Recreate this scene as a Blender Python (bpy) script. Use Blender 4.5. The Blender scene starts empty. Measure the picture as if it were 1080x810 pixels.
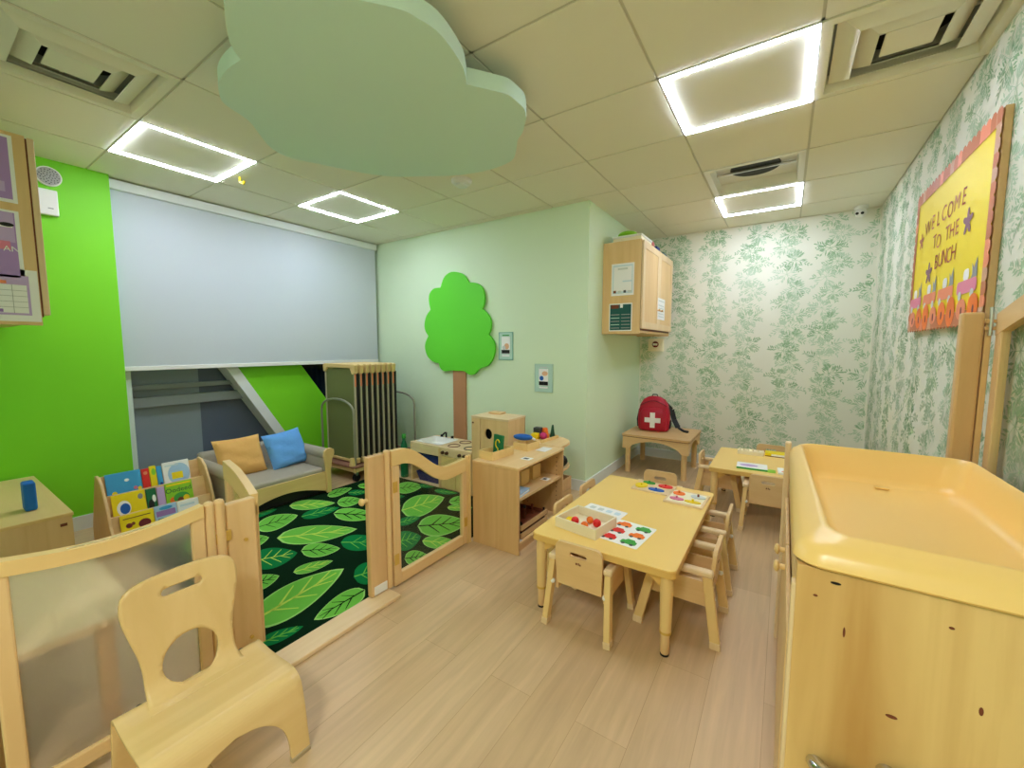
import bpy, bmesh, math, random
from math import sin, cos, pi, radians as R
from mathutils import Vector, Matrix
from mathutils.geometry import tessellate_polygon, delaunay_2d_cdt

SC = bpy.context.scene
COL = SC.collection
rnd = random.Random(7)

# ------------------------------------------------------------------ materials
def lin(c):
    def f(v):
        v /= 255.0
        return v / 12.92 if v <= 0.04045 else ((v + 0.055) / 1.055) ** 2.4
    return (f(c[0]), f(c[1]), f(c[2]), 1.0)

def mat(name, c, rough=0.55, metal=0.0, emit=0.0, spec=0.4, bump=0.0, bscale=200.0):
    m = bpy.data.materials.new(name); m.use_nodes = True
    nt = m.node_tree; b = nt.nodes['Principled BSDF']
    b.inputs['Base Color'].default_value = lin(c)
    b.inputs['Roughness'].default_value = rough
    b.inputs['Metallic'].default_value = metal
    b.inputs['Specular IOR Level'].default_value = spec
    if emit:
        b.inputs['Emission Color'].default_value = lin(c)
        b.inputs['Emission Strength'].default_value = emit
    if bump:
        tc = nt.nodes.new('ShaderNodeTexCoord'); n = nt.nodes.new('ShaderNodeTexNoise')
        n.inputs['Scale'].default_value = bscale; n.inputs['Detail'].default_value = 3
        bp = nt.nodes.new('ShaderNodeBump'); bp.inputs['Strength'].default_value = bump
        bp.inputs['Distance'].default_value = 0.01
        nt.links.new(tc.outputs['Object'], n.inputs['Vector'])
        nt.links.new(n.outputs['Fac'], bp.inputs['Height'])
        nt.links.new(bp.outputs['Normal'], b.inputs['Normal'])
    return m

def wood(name, c1, c2, axis='z', rough=0.42, dens=22.0, contrast=(0.3, 0.72)):
    """maple-like veneer: noise stretched along one object axis"""
    m = bpy.data.materials.new(name); m.use_nodes = True
    nt = m.node_tree; b = nt.nodes['Principled BSDF']
    b.inputs['Roughness'].default_value = rough
    b.inputs['Specular IOR Level'].default_value = 0.35
    tc = nt.nodes.new('ShaderNodeTexCoord'); mp = nt.nodes.new('ShaderNodeMapping')
    s = [dens, dens, dens]; s['xyz'.index(axis)] = dens / 14.0
    mp.inputs['Scale'].default_value = s
    n1 = nt.nodes.new('ShaderNodeTexNoise'); n1.inputs['Scale'].default_value = 1.0
    n1.inputs['Detail'].default_value = 5; n1.inputs['Distortion'].default_value = 0.6
    n2 = nt.nodes.new('ShaderNodeTexNoise'); n2.inputs['Scale'].default_value = 0.22
    n2.inputs['Detail'].default_value = 2
    ad = nt.nodes.new('ShaderNodeMath'); ad.operation = 'MULTIPLY_ADD'
    ad.inputs[1].default_value = 0.6
    m2 = nt.nodes.new('ShaderNodeMath'); m2.operation = 'MULTIPLY'; m2.inputs[1].default_value = 0.4
    rp = nt.nodes.new('ShaderNodeValToRGB')
    rp.color_ramp.elements[0].position = contrast[0]; rp.color_ramp.elements[0].color = lin(c2)
    rp.color_ramp.elements[1].position = contrast[1]; rp.color_ramp.elements[1].color = lin(c1)
    L = nt.links.new
    L(tc.outputs['Object'], mp.inputs['Vector']); L(mp.outputs['Vector'], n1.inputs['Vector'])
    L(mp.outputs['Vector'], n2.inputs['Vector'])
    L(n2.outputs['Fac'], m2.inputs[0]); L(n1.outputs['Fac'], ad.inputs[0]); L(m2.outputs[0], ad.inputs[2])
    L(ad.outputs[0], rp.inputs['Fac']); L(rp.outputs['Color'], b.inputs['Base Color'])
    return m

def floor_mat():
    m = bpy.data.materials.new('vinyl_plank'); m.use_nodes = True
    nt = m.node_tree; b = nt.nodes['Principled BSDF']; L = nt.links.new
    tc = nt.nodes.new('ShaderNodeTexCoord')
    mp = nt.nodes.new('ShaderNodeMapping'); mp.inputs['Rotation'].default_value = (0, 0, pi / 2)
    br = nt.nodes.new('ShaderNodeTexBrick')
    br.inputs['Scale'].default_value = 1.0
    br.inputs['Brick Width'].default_value = 1.22; br.inputs['Row Height'].default_value = 0.182
    br.inputs['Mortar Size'].default_value = 0.0009; br.inputs['Mortar Smooth'].default_value = 0.3
    br.offset = 0.37; br.offset_frequency = 2
    br.inputs['Color1'].default_value = lin(FLOOR1); br.inputs['Color2'].default_value = lin(FLOOR2)
    br.inputs['Mortar'].default_value = lin((176, 144, 106)); br.inputs['Bias'].default_value = 0.0
    mp2 = nt.nodes.new('ShaderNodeMapping'); mp2.inputs['Scale'].default_value = (20, 1.3, 1)
    n = nt.nodes.new('ShaderNodeTexNoise'); n.inputs['Scale'].default_value = 1.6; n.inputs['Detail'].default_value = 6
    n.inputs['Distortion'].default_value = 0.5
    rp = nt.nodes.new('ShaderNodeValToRGB')
    rp.color_ramp.elements[0].position = 0.3; rp.color_ramp.elements[0].color = (0.74, 0.72, 0.70, 1)
    rp.color_ramp.elements[1].position = 0.7; rp.color_ramp.elements[1].color = (1.1, 1.08, 1.05, 1)
    mx = nt.nodes.new('ShaderNodeMix'); mx.data_type = 'RGBA'; mx.blend_type = 'MULTIPLY'
    mx.inputs[0].default_value = 0.5
    L(tc.outputs['Object'], mp.inputs['Vector']); L(mp.outputs['Vector'], br.inputs['Vector'])
    L(tc.outputs['Object'], mp2.inputs['Vector']); L(mp2.outputs['Vector'], n.inputs['Vector'])
    L(n.outputs['Fac'], rp.inputs['Fac'])
    L(br.outputs['Color'], mx.inputs[6]); L(rp.outputs['Color'], mx.inputs[7])
    L(mx.outputs[2], b.inputs['Base Color'])
    b.inputs['Roughness'].default_value = 0.42
    b.inputs['Specular IOR Level'].default_value = 0.35
    return m

def clear_mat():
    m = bpy.data.materials.new('clear_acrylic'); m.use_nodes = True
    nt = m.node_tree; nt.nodes.clear()
    o = nt.nodes.new('ShaderNodeOutputMaterial'); t = nt.nodes.new('ShaderNodeBsdfTransparent')
    g = nt.nodes.new('ShaderNodeBsdfGlossy'); g.inputs['Roughness'].default_value = 0.03
    t.inputs['Color'].default_value = (0.96, 0.97, 0.96, 1)
    x = nt.nodes.new('ShaderNodeMixShader'); x.inputs[0].default_value = 0.04
    nt.links.new(t.outputs[0], x.inputs[1]); nt.links.new(g.outputs[0], x.inputs[2])
    nt.links.new(x.outputs[0], o.inputs['Surface'])
    return m

def frosted_mat():
    m = bpy.data.materials.new('frosted_acrylic'); m.use_nodes = True
    b = m.node_tree.nodes['Principled BSDF']
    b.inputs['Base Color'].default_value = (0.98, 0.95, 0.90, 1)
    b.inputs['Transmission Weight'].default_value = 0.93
    b.inputs['Roughness'].default_value = 0.32
    b.inputs['IOR'].default_value = 1.12
    return m

FLOOR1, FLOOR2 = (214, 185, 145), (201, 171, 131)
M = {}
def mk():
    M['floor'] = floor_mat()
    M['wall_pale'] = mat('pale_green_paint', (217, 237, 203), 0.6, spec=0.25)
    M['wall_lime'] = mat('lime_green_paint', (126, 216, 38), 0.5, spec=0.3)
    M['paper_base'] = mat('wallpaper_ground', (230, 231, 214), 0.6, spec=0.25)
    M['leaf_a'] = mat('wallpaper_leaf_mid', (172, 200, 164), 0.6, spec=0.2)
    M['leaf_b'] = mat('wallpaper_leaf_soft', (192, 212, 184), 0.6, spec=0.2)
    M['leaf_c'] = mat('wallpaper_leaf_deep', (152, 186, 146), 0.6, spec=0.2)
    M['tile'] = mat('ceiling_tile', (236, 233, 216), 0.8, spec=0.1, bump=0.05, bscale=300)
    M['tbar'] = mat('ceiling_grid', (206, 203, 184), 0.6)
    M['plenum'] = mat('dark_gap', (96, 92, 70), 0.9)
    M['white'] = mat('white_paint', (236, 236, 230), 0.45)
    M['trimwhite'] = mat('white_trim', (226, 232, 228), 0.45)
    M['blind'] = mat('blind_fabric', (198, 206, 210), 0.6, spec=0.2)
    M['winframe'] = mat('window_frame_grey', (222, 228, 224), 0.45)
    M['wingrey'] = mat('window_grey_panel', (134, 149, 156), 0.3)
    M['wingrey2'] = mat('window_slate_panel', (88, 100, 116), 0.3)
    M['winbar'] = mat('window_bar', (140, 150, 150), 0.4)
    M['navy'] = mat('dark_night_glass', (10, 22, 34), 0.12)
    M['led'] = mat('led_strip', (226, 233, 255), 0.4, emit=LED)
    M['ledhouse'] = mat('led_housing', (238, 240, 240), 0.4)
    M['cloud'] = mat('cloud_felt', (210, 238, 228), 0.65, spec=0.2)
    M['cloud_under'] = M['cloud']
    M['treegreen'] = mat('tree_green', (100, 214, 52), 0.5, spec=0.3)
    M['treebrown'] = mat('tree_brown', (188, 138, 98), 0.55)
    for ax in 'xyz':
        M['maple_' + ax] = wood('maple_' + ax, (238, 204, 150), (220, 182, 126), ax)
        M['yellow_' + ax] = wood('beech_' + ax, (240, 208, 144), (226, 190, 124), ax, dens=16)
        M['pale_' + ax] = wood('birch_' + ax, (240, 214, 172), (224, 194, 148), ax)
        M['tan_' + ax] = wood('tan_maple_' + ax, (228, 190, 138), (208, 166, 112), ax)
    M['ply_y'] = wood('bent_ply_y', (234, 203, 145), (220, 186, 124), 'y', dens=16, rough=.24)
    M['ply_z'] = wood('bent_ply_z', (234, 203, 145), (220, 186, 124), 'z', dens=16, rough=.28)
    M['front_wood'] = wood('maple_front', (236, 200, 132), (198, 150, 84), 'z', dens=8, contrast=(.36, .56))
    M['white_ply'] = mat('whitewood', (238, 226, 198), .45)
    M['laminate'] = mat('yellow_laminate', (246, 208, 122), 0.32, spec=0.4)
    M['lam_edge'] = mat('laminate_edge', (226, 184, 104), 0.4)
    M['tray'] = mat('tray_plastic', (251, 210, 128), 0.28, spec=0.5)
    M['frosted'] = frosted_mat(); M['clear'] = clear_mat()
    M['grey_fabric'] = mat('taupe_vinyl', (170, 161, 142), 0.6, bump=0.1)
    M['tan_cloth'] = mat('tan_cloth', (226, 176, 104), 0.8, spec=0.1, bump=0.25, bscale=40)
    M['blue_cloth'] = mat('blue_cloth', (106, 168, 232), 0.8, spec=0.1, bump=0.25, bscale=40)
    M['rug_dark'] = mat('rug_dark_green', (10, 38, 20), 0.95, spec=0.05, bump=0.4, bscale=400)
    M['rug_light'] = mat('rug_leaf_green', (112, 190, 72), 0.95, spec=0.05, bump=0.4, bscale=400)
    M['rug_teal'] = mat('rug_leaf_teal', (16, 122, 62), 0.95, spec=0.05, bump=0.4, bscale=400)
    M['rug_yellow'] = mat('rug_vein_yellow', (196, 220, 92), 0.95, spec=0.05)
    M['rug_edge'] = mat('rug_leaf_edge', (156, 212, 112), 0.95, spec=0.05)
    M['black'] = mat('black_plastic', (16, 16, 18), 0.5)
    M['darkgrey'] = mat('dark_grey', (60, 62, 64), 0.5)
    M['grey'] = mat('mid_grey', (150, 152, 150), 0.5)
    M['metal'] = mat('brushed_metal', (190, 190, 185), 0.3, metal=0.9)
    M['chrome'] = mat('chrome', (210, 212, 214), 0.12, metal=1.0)
    M['brass'] = mat('brass_hinge', (214, 174, 84), 0.35, metal=0.2)
    M['olive'] = mat('olive_mesh', (108, 116, 66), 0.8, bump=0.2, bscale=500)
    M['cot_rail'] = mat('cot_rail', (176, 168, 140), 0.45)
    M['cot_end'] = mat('cot_end', (222, 192, 128), 0.45)
    M['cot_label'] = mat('cot_label', (226, 138, 96), 0.5)
    M['cot_label2'] = mat('cot_label_pink', (206, 120, 116), 0.5)
    M['tube'] = mat('cart_tube', (150, 150, 128), 0.35, metal=0.3)
    for n, c in dict(red=(226, 40, 36), orange=(244, 120, 30), yellow=(244, 212, 24), green=(60, 160, 60), lime=(140, 206, 40),
                     blue=(20, 96, 190), sky=(64, 164, 220), skypale=(170, 206, 236), pink=(226, 130, 160), purple=(160, 120, 190),
                     lilac=(200, 172, 222), lav=(176, 140, 206), white_paper=(244, 244, 242), brown=(120, 60, 36), teal=(24, 88, 84),
                     palemint=(182, 216, 200), navyblue=(24, 44, 120), deepgreen=(16, 110, 66), magenta=(190, 40, 110), cream=(246, 236, 206),
                     crimson=(176, 18, 46), sunflower=(246, 222, 12), rust=(196, 110, 60), salmon=(236, 140, 100), dkgreen=(20, 80, 50),
                     paleblue=(205, 224, 232), greypaper=(206, 212, 208), maroon=(110, 24, 40), skin=(226, 178, 140)).items():
        M[n] = mat(n, c, 0.5)


# ------------------------------------------------------------------ mesh builder
ORG = {}
class MB:
    def __init__(s): s.v, s.f, s.m, s.sm = [], [], [], []
    def add(s, vs, fs, mat=0, smooth=False):
        o = len(s.v); s.v += [Vector(v) for v in vs]
        for f in fs: s.f.append([i + o for i in f]); s.m.append(mat); s.sm.append(smooth)
        return s
    def hexa(s, p, mat=0):   # 4 bottom (ccw), 4 top
        return s.add(p, [(3, 2, 1, 0), (4, 5, 6, 7), (0, 1, 5, 4), (1, 2, 6, 5), (2, 3, 7, 6), (3, 0, 4, 7)], mat)
    def box(s, x0, x1, y0, y1, z0, z1, mat=0):
        return s.hexa([(x0, y0, z0), (x1, y0, z0), (x1, y1, z0), (x0, y1, z0), (x0, y0, z1), (x1, y0, z1), (x1, y1, z1), (x0, y1, z1)], mat)
    def bar(s, p0, p1, w, d, ref=(0, 0, 1), mat=0):
        """rectangular bar from p0 to p1; w across, d along ref-ish"""
        p0, p1 = Vector(p0), Vector(p1); t = (p1 - p0).normalized(); r = Vector(ref)
        a = t.cross(r)
        if a.length < 1e-5: a = t.cross(Vector((1, 0, 0)))
        a.normalize(); b = a.cross(t).normalized()
        q = [a * (-w / 2) + b * (-d / 2), a * (w / 2) + b * (-d / 2), a * (w / 2) + b * (d / 2), a * (-w / 2) + b * (d / 2)]
        return s.hexa([p0 + e for e in q] + [p1 + e for e in q], mat)
    def cyl(s, p0, p1, r0, r1=None, n=16, mat=0, caps=True):
        r1 = r0 if r1 is None else r1
        p0, p1 = Vector(p0), Vector(p1); t = (p1 - p0).normalized()
        a = t.orthogonal().normalized(); b = t.cross(a)
        vs = [p0 + (a * cos(2 * pi * i / n) + b * sin(2 * pi * i / n)) * r0 for i in range(n)]
        vs += [p1 + (a * cos(2 * pi * i / n) + b * sin(2 * pi * i / n)) * r1 for i in range(n)]
        s.add(vs, [(i, (i + 1) % n, n + (i + 1) % n, n + i) for i in range(n)], mat, True)
        if caps:
            s.add(vs[:n], [tuple(range(n))[::-1]], mat); s.add(vs[n:], [tuple(range(n))], mat)
        return s
    def tube(s, pts, r, n=10, mat=0, closed=False):
        pts = [Vector(p) for p in pts]; N = len(pts); vs = []; a = None
        for i, p in enumerate(pts):
            if closed: t = pts[(i + 1) % N] - pts[i - 1]
            else: t = pts[min(i + 1, N - 1)] - pts[max(i - 1, 0)]
            t.normalize()
            if a is None: a = t.orthogonal().normalized()
            a = (a - t * a.dot(t)).normalized(); b = t.cross(a)
            rr = r[i] if isinstance(r, (list, tuple)) else r
            vs += [p + (a * cos(2 * pi * k / n) + b * sin(2 * pi * k / n)) * rr for k in range(n)]
        fs = []
        for i in range(N if closed else N - 1):
            j = (i + 1) % N
            fs += [(i * n + k, i * n + (k + 1) % n, j * n + (k + 1) % n, j * n + k) for k in range(n)]
        s.add(vs, fs, mat, True)
        if not closed:
            s.add(vs[:n], [tuple(range(n))[::-1]], mat); s.add(vs[-n:], [tuple(range(n))], mat)
        return s
    def plate(s, outer, axis, a, b, mat=0, holes=(), side_mat=None, smooth=False):
        """flat plate with holes: outline in the plane across `axis`, from a to b along it"""
        def P(q, w): return {'x': (w, q[0], q[1]), 'y': (q[0], w, q[1]), 'z': (q[0], q[1], w)}[axis]
        loops = [list(outer)] + [list(h) for h in holes]
        tri = tessellate_polygon([[Vector((q[0], q[1], 0)) for q in l] for l in loops])
        flat = [q for l in loops for q in l]; n = len(flat)
        s.add([P(q, a) for q in flat], [t for t in tri], mat); s.add([P(q, b) for q in flat], [tuple(reversed(t)) for t in tri], mat)
        sm = mat if side_mat is None else side_mat
        for l in loops:
            k = len(l)
            s.add([P(q, a) for q in l] + [P(q, b) for q in l], [(i, (i + 1) % k, k + (i + 1) % k, k + i) for i in range(k)], sm, smooth)
        return s
    def rings(s, rings, mat=0, cap0=True, cap1=True, smooth=True):
        n = len(rings[0]); vs = [v for r in rings for v in r]
        fs = [(i * n + k, i * n + (k + 1) % n, (i + 1) * n + (k + 1) % n, (i + 1) * n + k) for i in range(len(rings) - 1) for k in range(n)]
        s.add(vs, fs, mat, smooth)
        if cap0: s.add(rings[0], [tuple(range(n))[::-1]], mat)
        if cap1: s.add(rings[-1], [tuple(range(n))], mat)
        return s
    def lathe(s, prof, c=(0, 0, 0), n=24, mat=0):
        c = Vector(c)
        return s.rings([[c + Vector((r * cos(2 * pi * k / n), r * sin(2 * pi * k / n), z)) for k in range(n)] for r, z in prof], mat)
    def ball(s, c, r, n=14, mat=0):
        if not isinstance(r, (tuple, list)): r = (r, r, r)
        c = Vector(c); rg = []
        for i in range(1, n):
            th = pi * i / n
            rg.append([c + Vector((r[0] * sin(th) * cos(2 * pi * k / (2 * n)), r[1] * sin(th) * sin(2 * pi * k / (2 * n)), -r[2] * cos(th))) for k in range(2 * n)])
        return s.rings(rg, mat)
    def pillow(s, w, h, t, mx, mat=0, n=16, wr=0.0, seed=1):
        """soft cushion in local (u across, v up, bulge along z) placed by matrix mx"""
        rr = random.Random(seed); ph = [rr.uniform(0, 6) for _ in range(6)]
        top, bot = [], []
        for i in range(n + 1):
            for j in range(n + 1):
                u, v = 2 * i / n - 1, 2 * j / n - 1
                e = (max(0, 1 - u ** 4) * max(0, 1 - v ** 4)) ** 0.5
                pin = 1 - 0.06 * (1 - abs(u) ** 2) * abs(v) ** 6; pin2 = 1 - 0.06 * (1 - abs(v) ** 2) * abs(u) ** 6
                x, y = u * w / 2 * pin2, v * h / 2 * pin
                k = wr * e * (sin(9 * v + 3 * u + ph[0]) + 0.6 * sin(15 * v - 4 * u + ph[1]) + 0.5 * sin(6 * u + 11 * v + ph[2]))
                top.append(mx @ Vector((x, y, t / 2 * e + k))); bot.append(mx @ Vector((x, y, -t / 2 * e)))
        N = n + 1
        fs = [(i * N + j, (i + 1) * N + j, (i + 1) * N + j + 1, i * N + j + 1) for i in range(n) for j in range(n)]
        s.add(top, fs, mat, True); s.add(bot, [tuple(reversed(f)) for f in fs], mat, True)
        return s
    def text(s, txt, size, mx, mat=0, align='CENTER', extrude=0.0):
        cu = bpy.data.curves.new('tmp', 'FONT'); cu.body = txt; cu.size = size; cu.align_x = align; cu.align_y = 'CENTER'; cu.extrude = extrude
        cu.resolution_u = 3
        o = bpy.data.objects.new('tmp', cu); COL.objects.link(o)
        dg = bpy.context.evaluated_depsgraph_get(); me = o.evaluated_get(dg).to_mesh()
        s.add([mx @ v.co for v in me.vertices], [tuple(p.vertices) for p in me.polygons], mat)
        o.evaluated_get(dg).to_mesh_clear(); bpy.data.objects.remove(o); bpy.data.curves.remove(cu)
        return s
    def build(s, name, mats, parent=None, loc=None, bev=0.0, ang=40, label=None, local=False, solid=0.0, seg=2, weld=True, sub=0, recalc=True):
        org = Vector(loc) if loc is not None else Vector((0, 0, 0))
        if parent is not None and not local: org = ORG.get(parent.name, Vector((0, 0, 0)))
        if local: org = Vector((0, 0, 0))
        me = bpy.data.meshes.new(name)
        me.from_pydata([v - org for v in s.v], [], s.f)
        if not isinstance(mats, (list, tuple)): mats = [mats]
        for m in mats: me.materials.append(M[m] if isinstance(m, str) else m)
        for p, mi, sm in zip(me.polygons, s.m, s.sm): p.material_index = mi; p.use_smooth = sm
        bm = bmesh.new(); bm.from_mesh(me)
        if weld: bmesh.ops.remove_doubles(bm, verts=bm.verts, dist=1e-5)
        if recalc: bmesh.ops.recalc_face_normals(bm, faces=bm.faces)
        bm.to_mesh(me); bm.free()
        if any(s.sm): me.set_sharp_from_angle(angle=R(ang))
        o = bpy.data.objects.new(name, me); COL.objects.link(o)
        if parent is not None: o.parent = parent; ORG[o.name] = org
        elif loc is not None: o.location = loc; ORG[o.name] = org
        if solid:
            md = o.modifiers.new('thickness', 'SOLIDIFY'); md.thickness = solid; md.offset = 0
        if sub:
            md = o.modifiers.new('smooth', 'SUBSURF'); md.levels = sub; md.render_levels = sub
        if bev:
            md = o.modifiers.new('soft_edges', 'BEVEL'); md.width = bev; md.segments = seg; md.limit_method = 'ANGLE'; md.angle_limit = R(35)
        if label: o['label'] = label
        return o

def thing(name, label, cat, loc=(0, 0, 0), rz=0.0, group=None):
    o = bpy.data.objects.new(name, None); o.empty_display_size = 0.1; COL.objects.link(o)
    o.location = loc; o.rotation_euler = (0, 0, rz); o['label'] = label; o['category'] = cat
    if group: o['group'] = group
    ORG[o.name] = Vector(loc); return o
def tag(o, label, cat, group=None, kind=None):
    o['label'] = label; o['category'] = cat
    if group: o['group'] = group
    if kind: o['kind'] = kind
    return o
def struct(o): o['kind'] = 'structure'; return o
def dup(r0, loc, rz=None, label=None, name=None):
    def rec(o, par):
        c = o.copy(); COL.objects.link(c)
        if par: c.parent = par
        for ch in o.children: rec(ch, c)
        return c
    c = rec(r0, None); c.location = loc
    if rz is not None: c.rotation_euler = (0, 0, rz)
    if label: c['label'] = label
    return c
def rrect(x0, x1, y0, y1, r, n=5):
    out = []
    for cx, cy, a0 in ((x1 - r, y1 - r, 0), (x0 + r, y1 - r, 90), (x0 + r, y0 + r, 180), (x1 - r, y0 + r, 270)):
        for k in range(n + 1):
            a = R(a0 + 90 * k / n); out.append((cx + r * cos(a), cy + r * sin(a)))
    return out
def ell(cx, cy, rx, ry, n=24): return [(cx + rx * cos(2 * pi * k / n), cy + ry * sin(2 * pi * k / n)) for k in range(n)]
def bez(p0, p1, p2, p3, n=10):
    p0, p1, p2, p3 = map(Vector, (p0, p1, p2, p3))
    return [((1 - t) ** 3) * p0 + 3 * t * (1 - t) ** 2 * p1 + 3 * t * t * (1 - t) * p2 + t ** 3 * p3 for t in [k / n for k in range(n + 1)]]
LED = 54.0
mk()
H = 2.54
XL, XR, YB, YT, XN = -4.28, 0.655, 4.93, 3.36, -1.44   # left wall, right wall, wallpaper wall, tree wall, alcove side
# ------------------------------------------------------------------ floor, ceiling
b = MB(); b.box(XL - .25, XR + .1, -2.3, YB + .1, -0.06, 0.0); struct(b.build('floor', 'floor'))
xs = [XL] + [0.06 - 0.615 * k for k in range(7, -1, -1)][1:] + [XR]
xs = [XL, -3.63, -3.015, -2.40, -1.785, -1.17, -0.555, 0.06, XR]
ys = [-2.2] + [0.841 + 0.609 * k for k in range(-4, 7)] + [YB]
CELL = lambda i, j: (xs[i], xs[i + 1], ys[j], ys[j + 1])
jy = {round(y, 2): k for k, y in enumerate(ys)}
def cell(x, y):
    i = max(k for k in range(len(xs) - 1) if xs[k] <= x); j = max(k for k in range(len(ys) - 1) if ys[k] <= y); return i, j
LIGHTS = [cell(-0.2, 2.3), cell(-0.2, 4.1), cell(-3.3, 1.1), cell(-3.3, 2.3)]
VENTS = [cell(-2.7, 0.5), cell(0.3, 2.3), cell(-0.2, 3.6)]
b = MB()
b.box(XL - .1, XR + .1, -2.3, YB + .1, H + .12, H + .16, 2)
g = 0.006
for i in range(len(xs) - 1):
    for j in range(len(ys) - 1):
        x0, x1, y0, y1 = CELL(i, j)
        if (i, j) in VENTS: continue
        if (i, j) in LIGHTS:
            continue
        if x1 > XN and False: continue
        b.box(x0 + g, x1 - g, y0 + g, y1 - g, H, H + .02, 0)
for x in xs[1:-1]: b.box(x - .012, x + .012, -2.2, YB, H + .005, H + .012, 1)
for y in ys[1:-1]: b.box(XL, XR, y - .012, y + .012, H + .005, H + .012, 1)
struct(b.build('ceiling', ['tile', 'tbar', 'plenum'], weld=False))

LBL = ['square ceiling light with glowing border above the yellow laminate table',
       'square ceiling light with glowing border directly behind a square air vent',
       'square ceiling light with glowing border touching the roller blind end by the lime wall',
       'square ceiling light with glowing border between the cloud panel and the roller blind']
for (i, j), lb in zip(LIGHTS, LBL):
    x0, x1, y0, y1 = CELL(i, j); cx, cy = (x0 + x1) / 2, (y0 + y1) / 2; hx, hy = (x1 - x0) / 2 - .008, (y1 - y0) / 2 - .008
    t = thing('ceiling_light', lb, 'ceiling light', (cx, cy, H - .012), group='square ceiling lights')
    p = MB(); p.box(cx - hx + .03, cx + hx - .03, cy - hy + .03, cy + hy - .03, H + .001, H + .015); p.build('ceiling_tile', 'tile', t, label='plain tile framed by the light')
    q = MB(); w = .021
    for (a0, a1, c0, c1) in ((-hx, hx, -hy, -hy + w), (-hx, hx, hy - w, hy), (-hx, -hx + w, -hy + w, hy - w), (hx - w, hx, -hy + w, hy - w)):
        q.box(cx + a0, cx + a1, cy + c0, cy + c1, H - .005, H + .012)
    q.build('light_strip', 'led', t, label='glowing white border strip', weld=False)
    k = MB(); e = .004
    for (a0, a1, c0, c1) in ((-hx - e, hx + e, -hy - e, -hy), (-hx - e, hx + e, hy, hy + e), (-hx - e, -hx, -hy, hy), (hx, hx + e, -hy, hy)):
        k.box(cx + a0, cx + a1, cy + c0, cy + c1, H - .003, H + .012)
    k.box(cx - hx - e, cx + hx + e, cy - hy - e, cy + hy + e, H + .0155, H + .02)
    k.build('housing', 'ledhouse', t, weld=False)

def ringbox(b, cx, cy, o, i, z0, z1, mat=0):
    """sloping square ring: outer half size o at z0, inner half size i at z1"""
    P = lambda h, z: [(cx - h, cy - h, z), (cx + h, cy - h, z), (cx + h, cy + h, z), (cx - h, cy + h, z)]
    b.add(P(o, z0) + P(i, z1), [(k, (k + 1) % 4, 4 + (k + 1) % 4, 4 + k) for k in range(4)], mat)
def vent(cellij, lb, stepped=True):
    x0, x1, y0, y1 = CELL(*cellij); cx, cy = (x0 + x1) / 2, (y0 + y1) / 2; h = .298
    t = thing('air_vent', lb, 'air vent', (cx, cy, H - .002), group='square ceiling air vents')
    b = MB(); P = [(h, H - .002), (h - .03, H - .002), (h - .045, H + .012)]
    ringbox(b, cx, cy, h, h - .035, H - .002, H - .002); ringbox(b, cx, cy, h, h, H - .002, H + .012)
    ringbox(b, cx, cy, h - .035, h - .045, H - .002, H + .074)
    b.build('vent_frame', 'white' if not stepped else 'tile', t, recalc=False, weld=False, solid=.002)
    d = MB(); d.box(cx - h, cx + h, cy - h, cy + h, H + .074, H + .08); d.build('vent_backing', 'white' if not stepped else 'grey', t)
    d = MB(); d.cyl((cx, cy, H + .066), (cx, cy, H + .0735), .16, n=28); d.build('duct_opening', 'black', t, label='round black duct opening')
    if stepped:
        for o, i, z0, z1, nm in ((.247, .172, H + .034, H - .006, 'louvre'), (.172, .106, H + .034, H - .006, 'louvre')):
            c = MB(); ringbox(c, cx, cy, o, i, z0, z1); c.build(nm, 'tile', t, recalc=False, solid=.003)
        c = MB(); c.box(cx - .084, cx + .084, cy - .084, cy + .084, H + .002, H + .010); c.build('centre_plate', 'tile', t, bev=.004)
        for a in (0,):
            c = MB(); c.box(cx - .2 if a == 0 else cx - .006, cx + .2 if a == 0 else cx + .006, cy - .006 if a == 0 else cy - .2, cy + .006 if a == 0 else cy + .2, H + .05, H + .062); c.build('cross_bar', 'tile', t)
    else:
        c = MB(); c.box(cx - .25, cx + .25, cy - .008, cy + .008, H + .05, H + .062); c.build('cross_bar', 'metal', t)
vent(VENTS[0], 'square stepped air vent at the ceiling edge beyond the cloud panel, beside the wall cabinet')
vent(VENTS[1], 'square stepped air vent against the leaf wallpaper, beside a ceiling light')
vent(VENTS[2], 'open white square air vent with round duct, touching the farthest ceiling light', False)

# unseen fill lamp added behind the camera to brighten the room
for x, y, e in ((-0.25, -0.9, 28), (-2.9, 0.25, 0)):
    if not e: continue
    l = bpy.data.lights.new('fill_lamp', 'AREA'); l.shape = 'SQUARE'; l.size = .6; l.energy = e; l.color = (.96, .98, 1)
    o = bpy.data.objects.new('fill_lamp', l); COL.objects.link(o); o.location = (x, y, H - .02)

# ------------------------------------------------------------------ walls
def wallbox(name, m, *a):
    b = MB(); b.box(*a); return struct(b.build(name, m))
wallbox('wall_back', 'wall_pale', XL - .1, XN, YT, YT + .12, 0, H + .1)
wallbox('wall_alcove', 'wall_pale', XN - .12, XN, YT + .12, YB + .1, 0, H + .1)
wallbox('wall_front', 'wall_pale', XL - .1, -1.75, -.06, .055, 0, H + .1)
wallbox('wall_entry', 'wall_pale', -1.87, -1.75, -2.2, -.06, 0, H + .1)
wallbox('wall_rear', 'wall_pale', -1.87, XR + .1, -2.3, -2.2, 0, H + .1)

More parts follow.
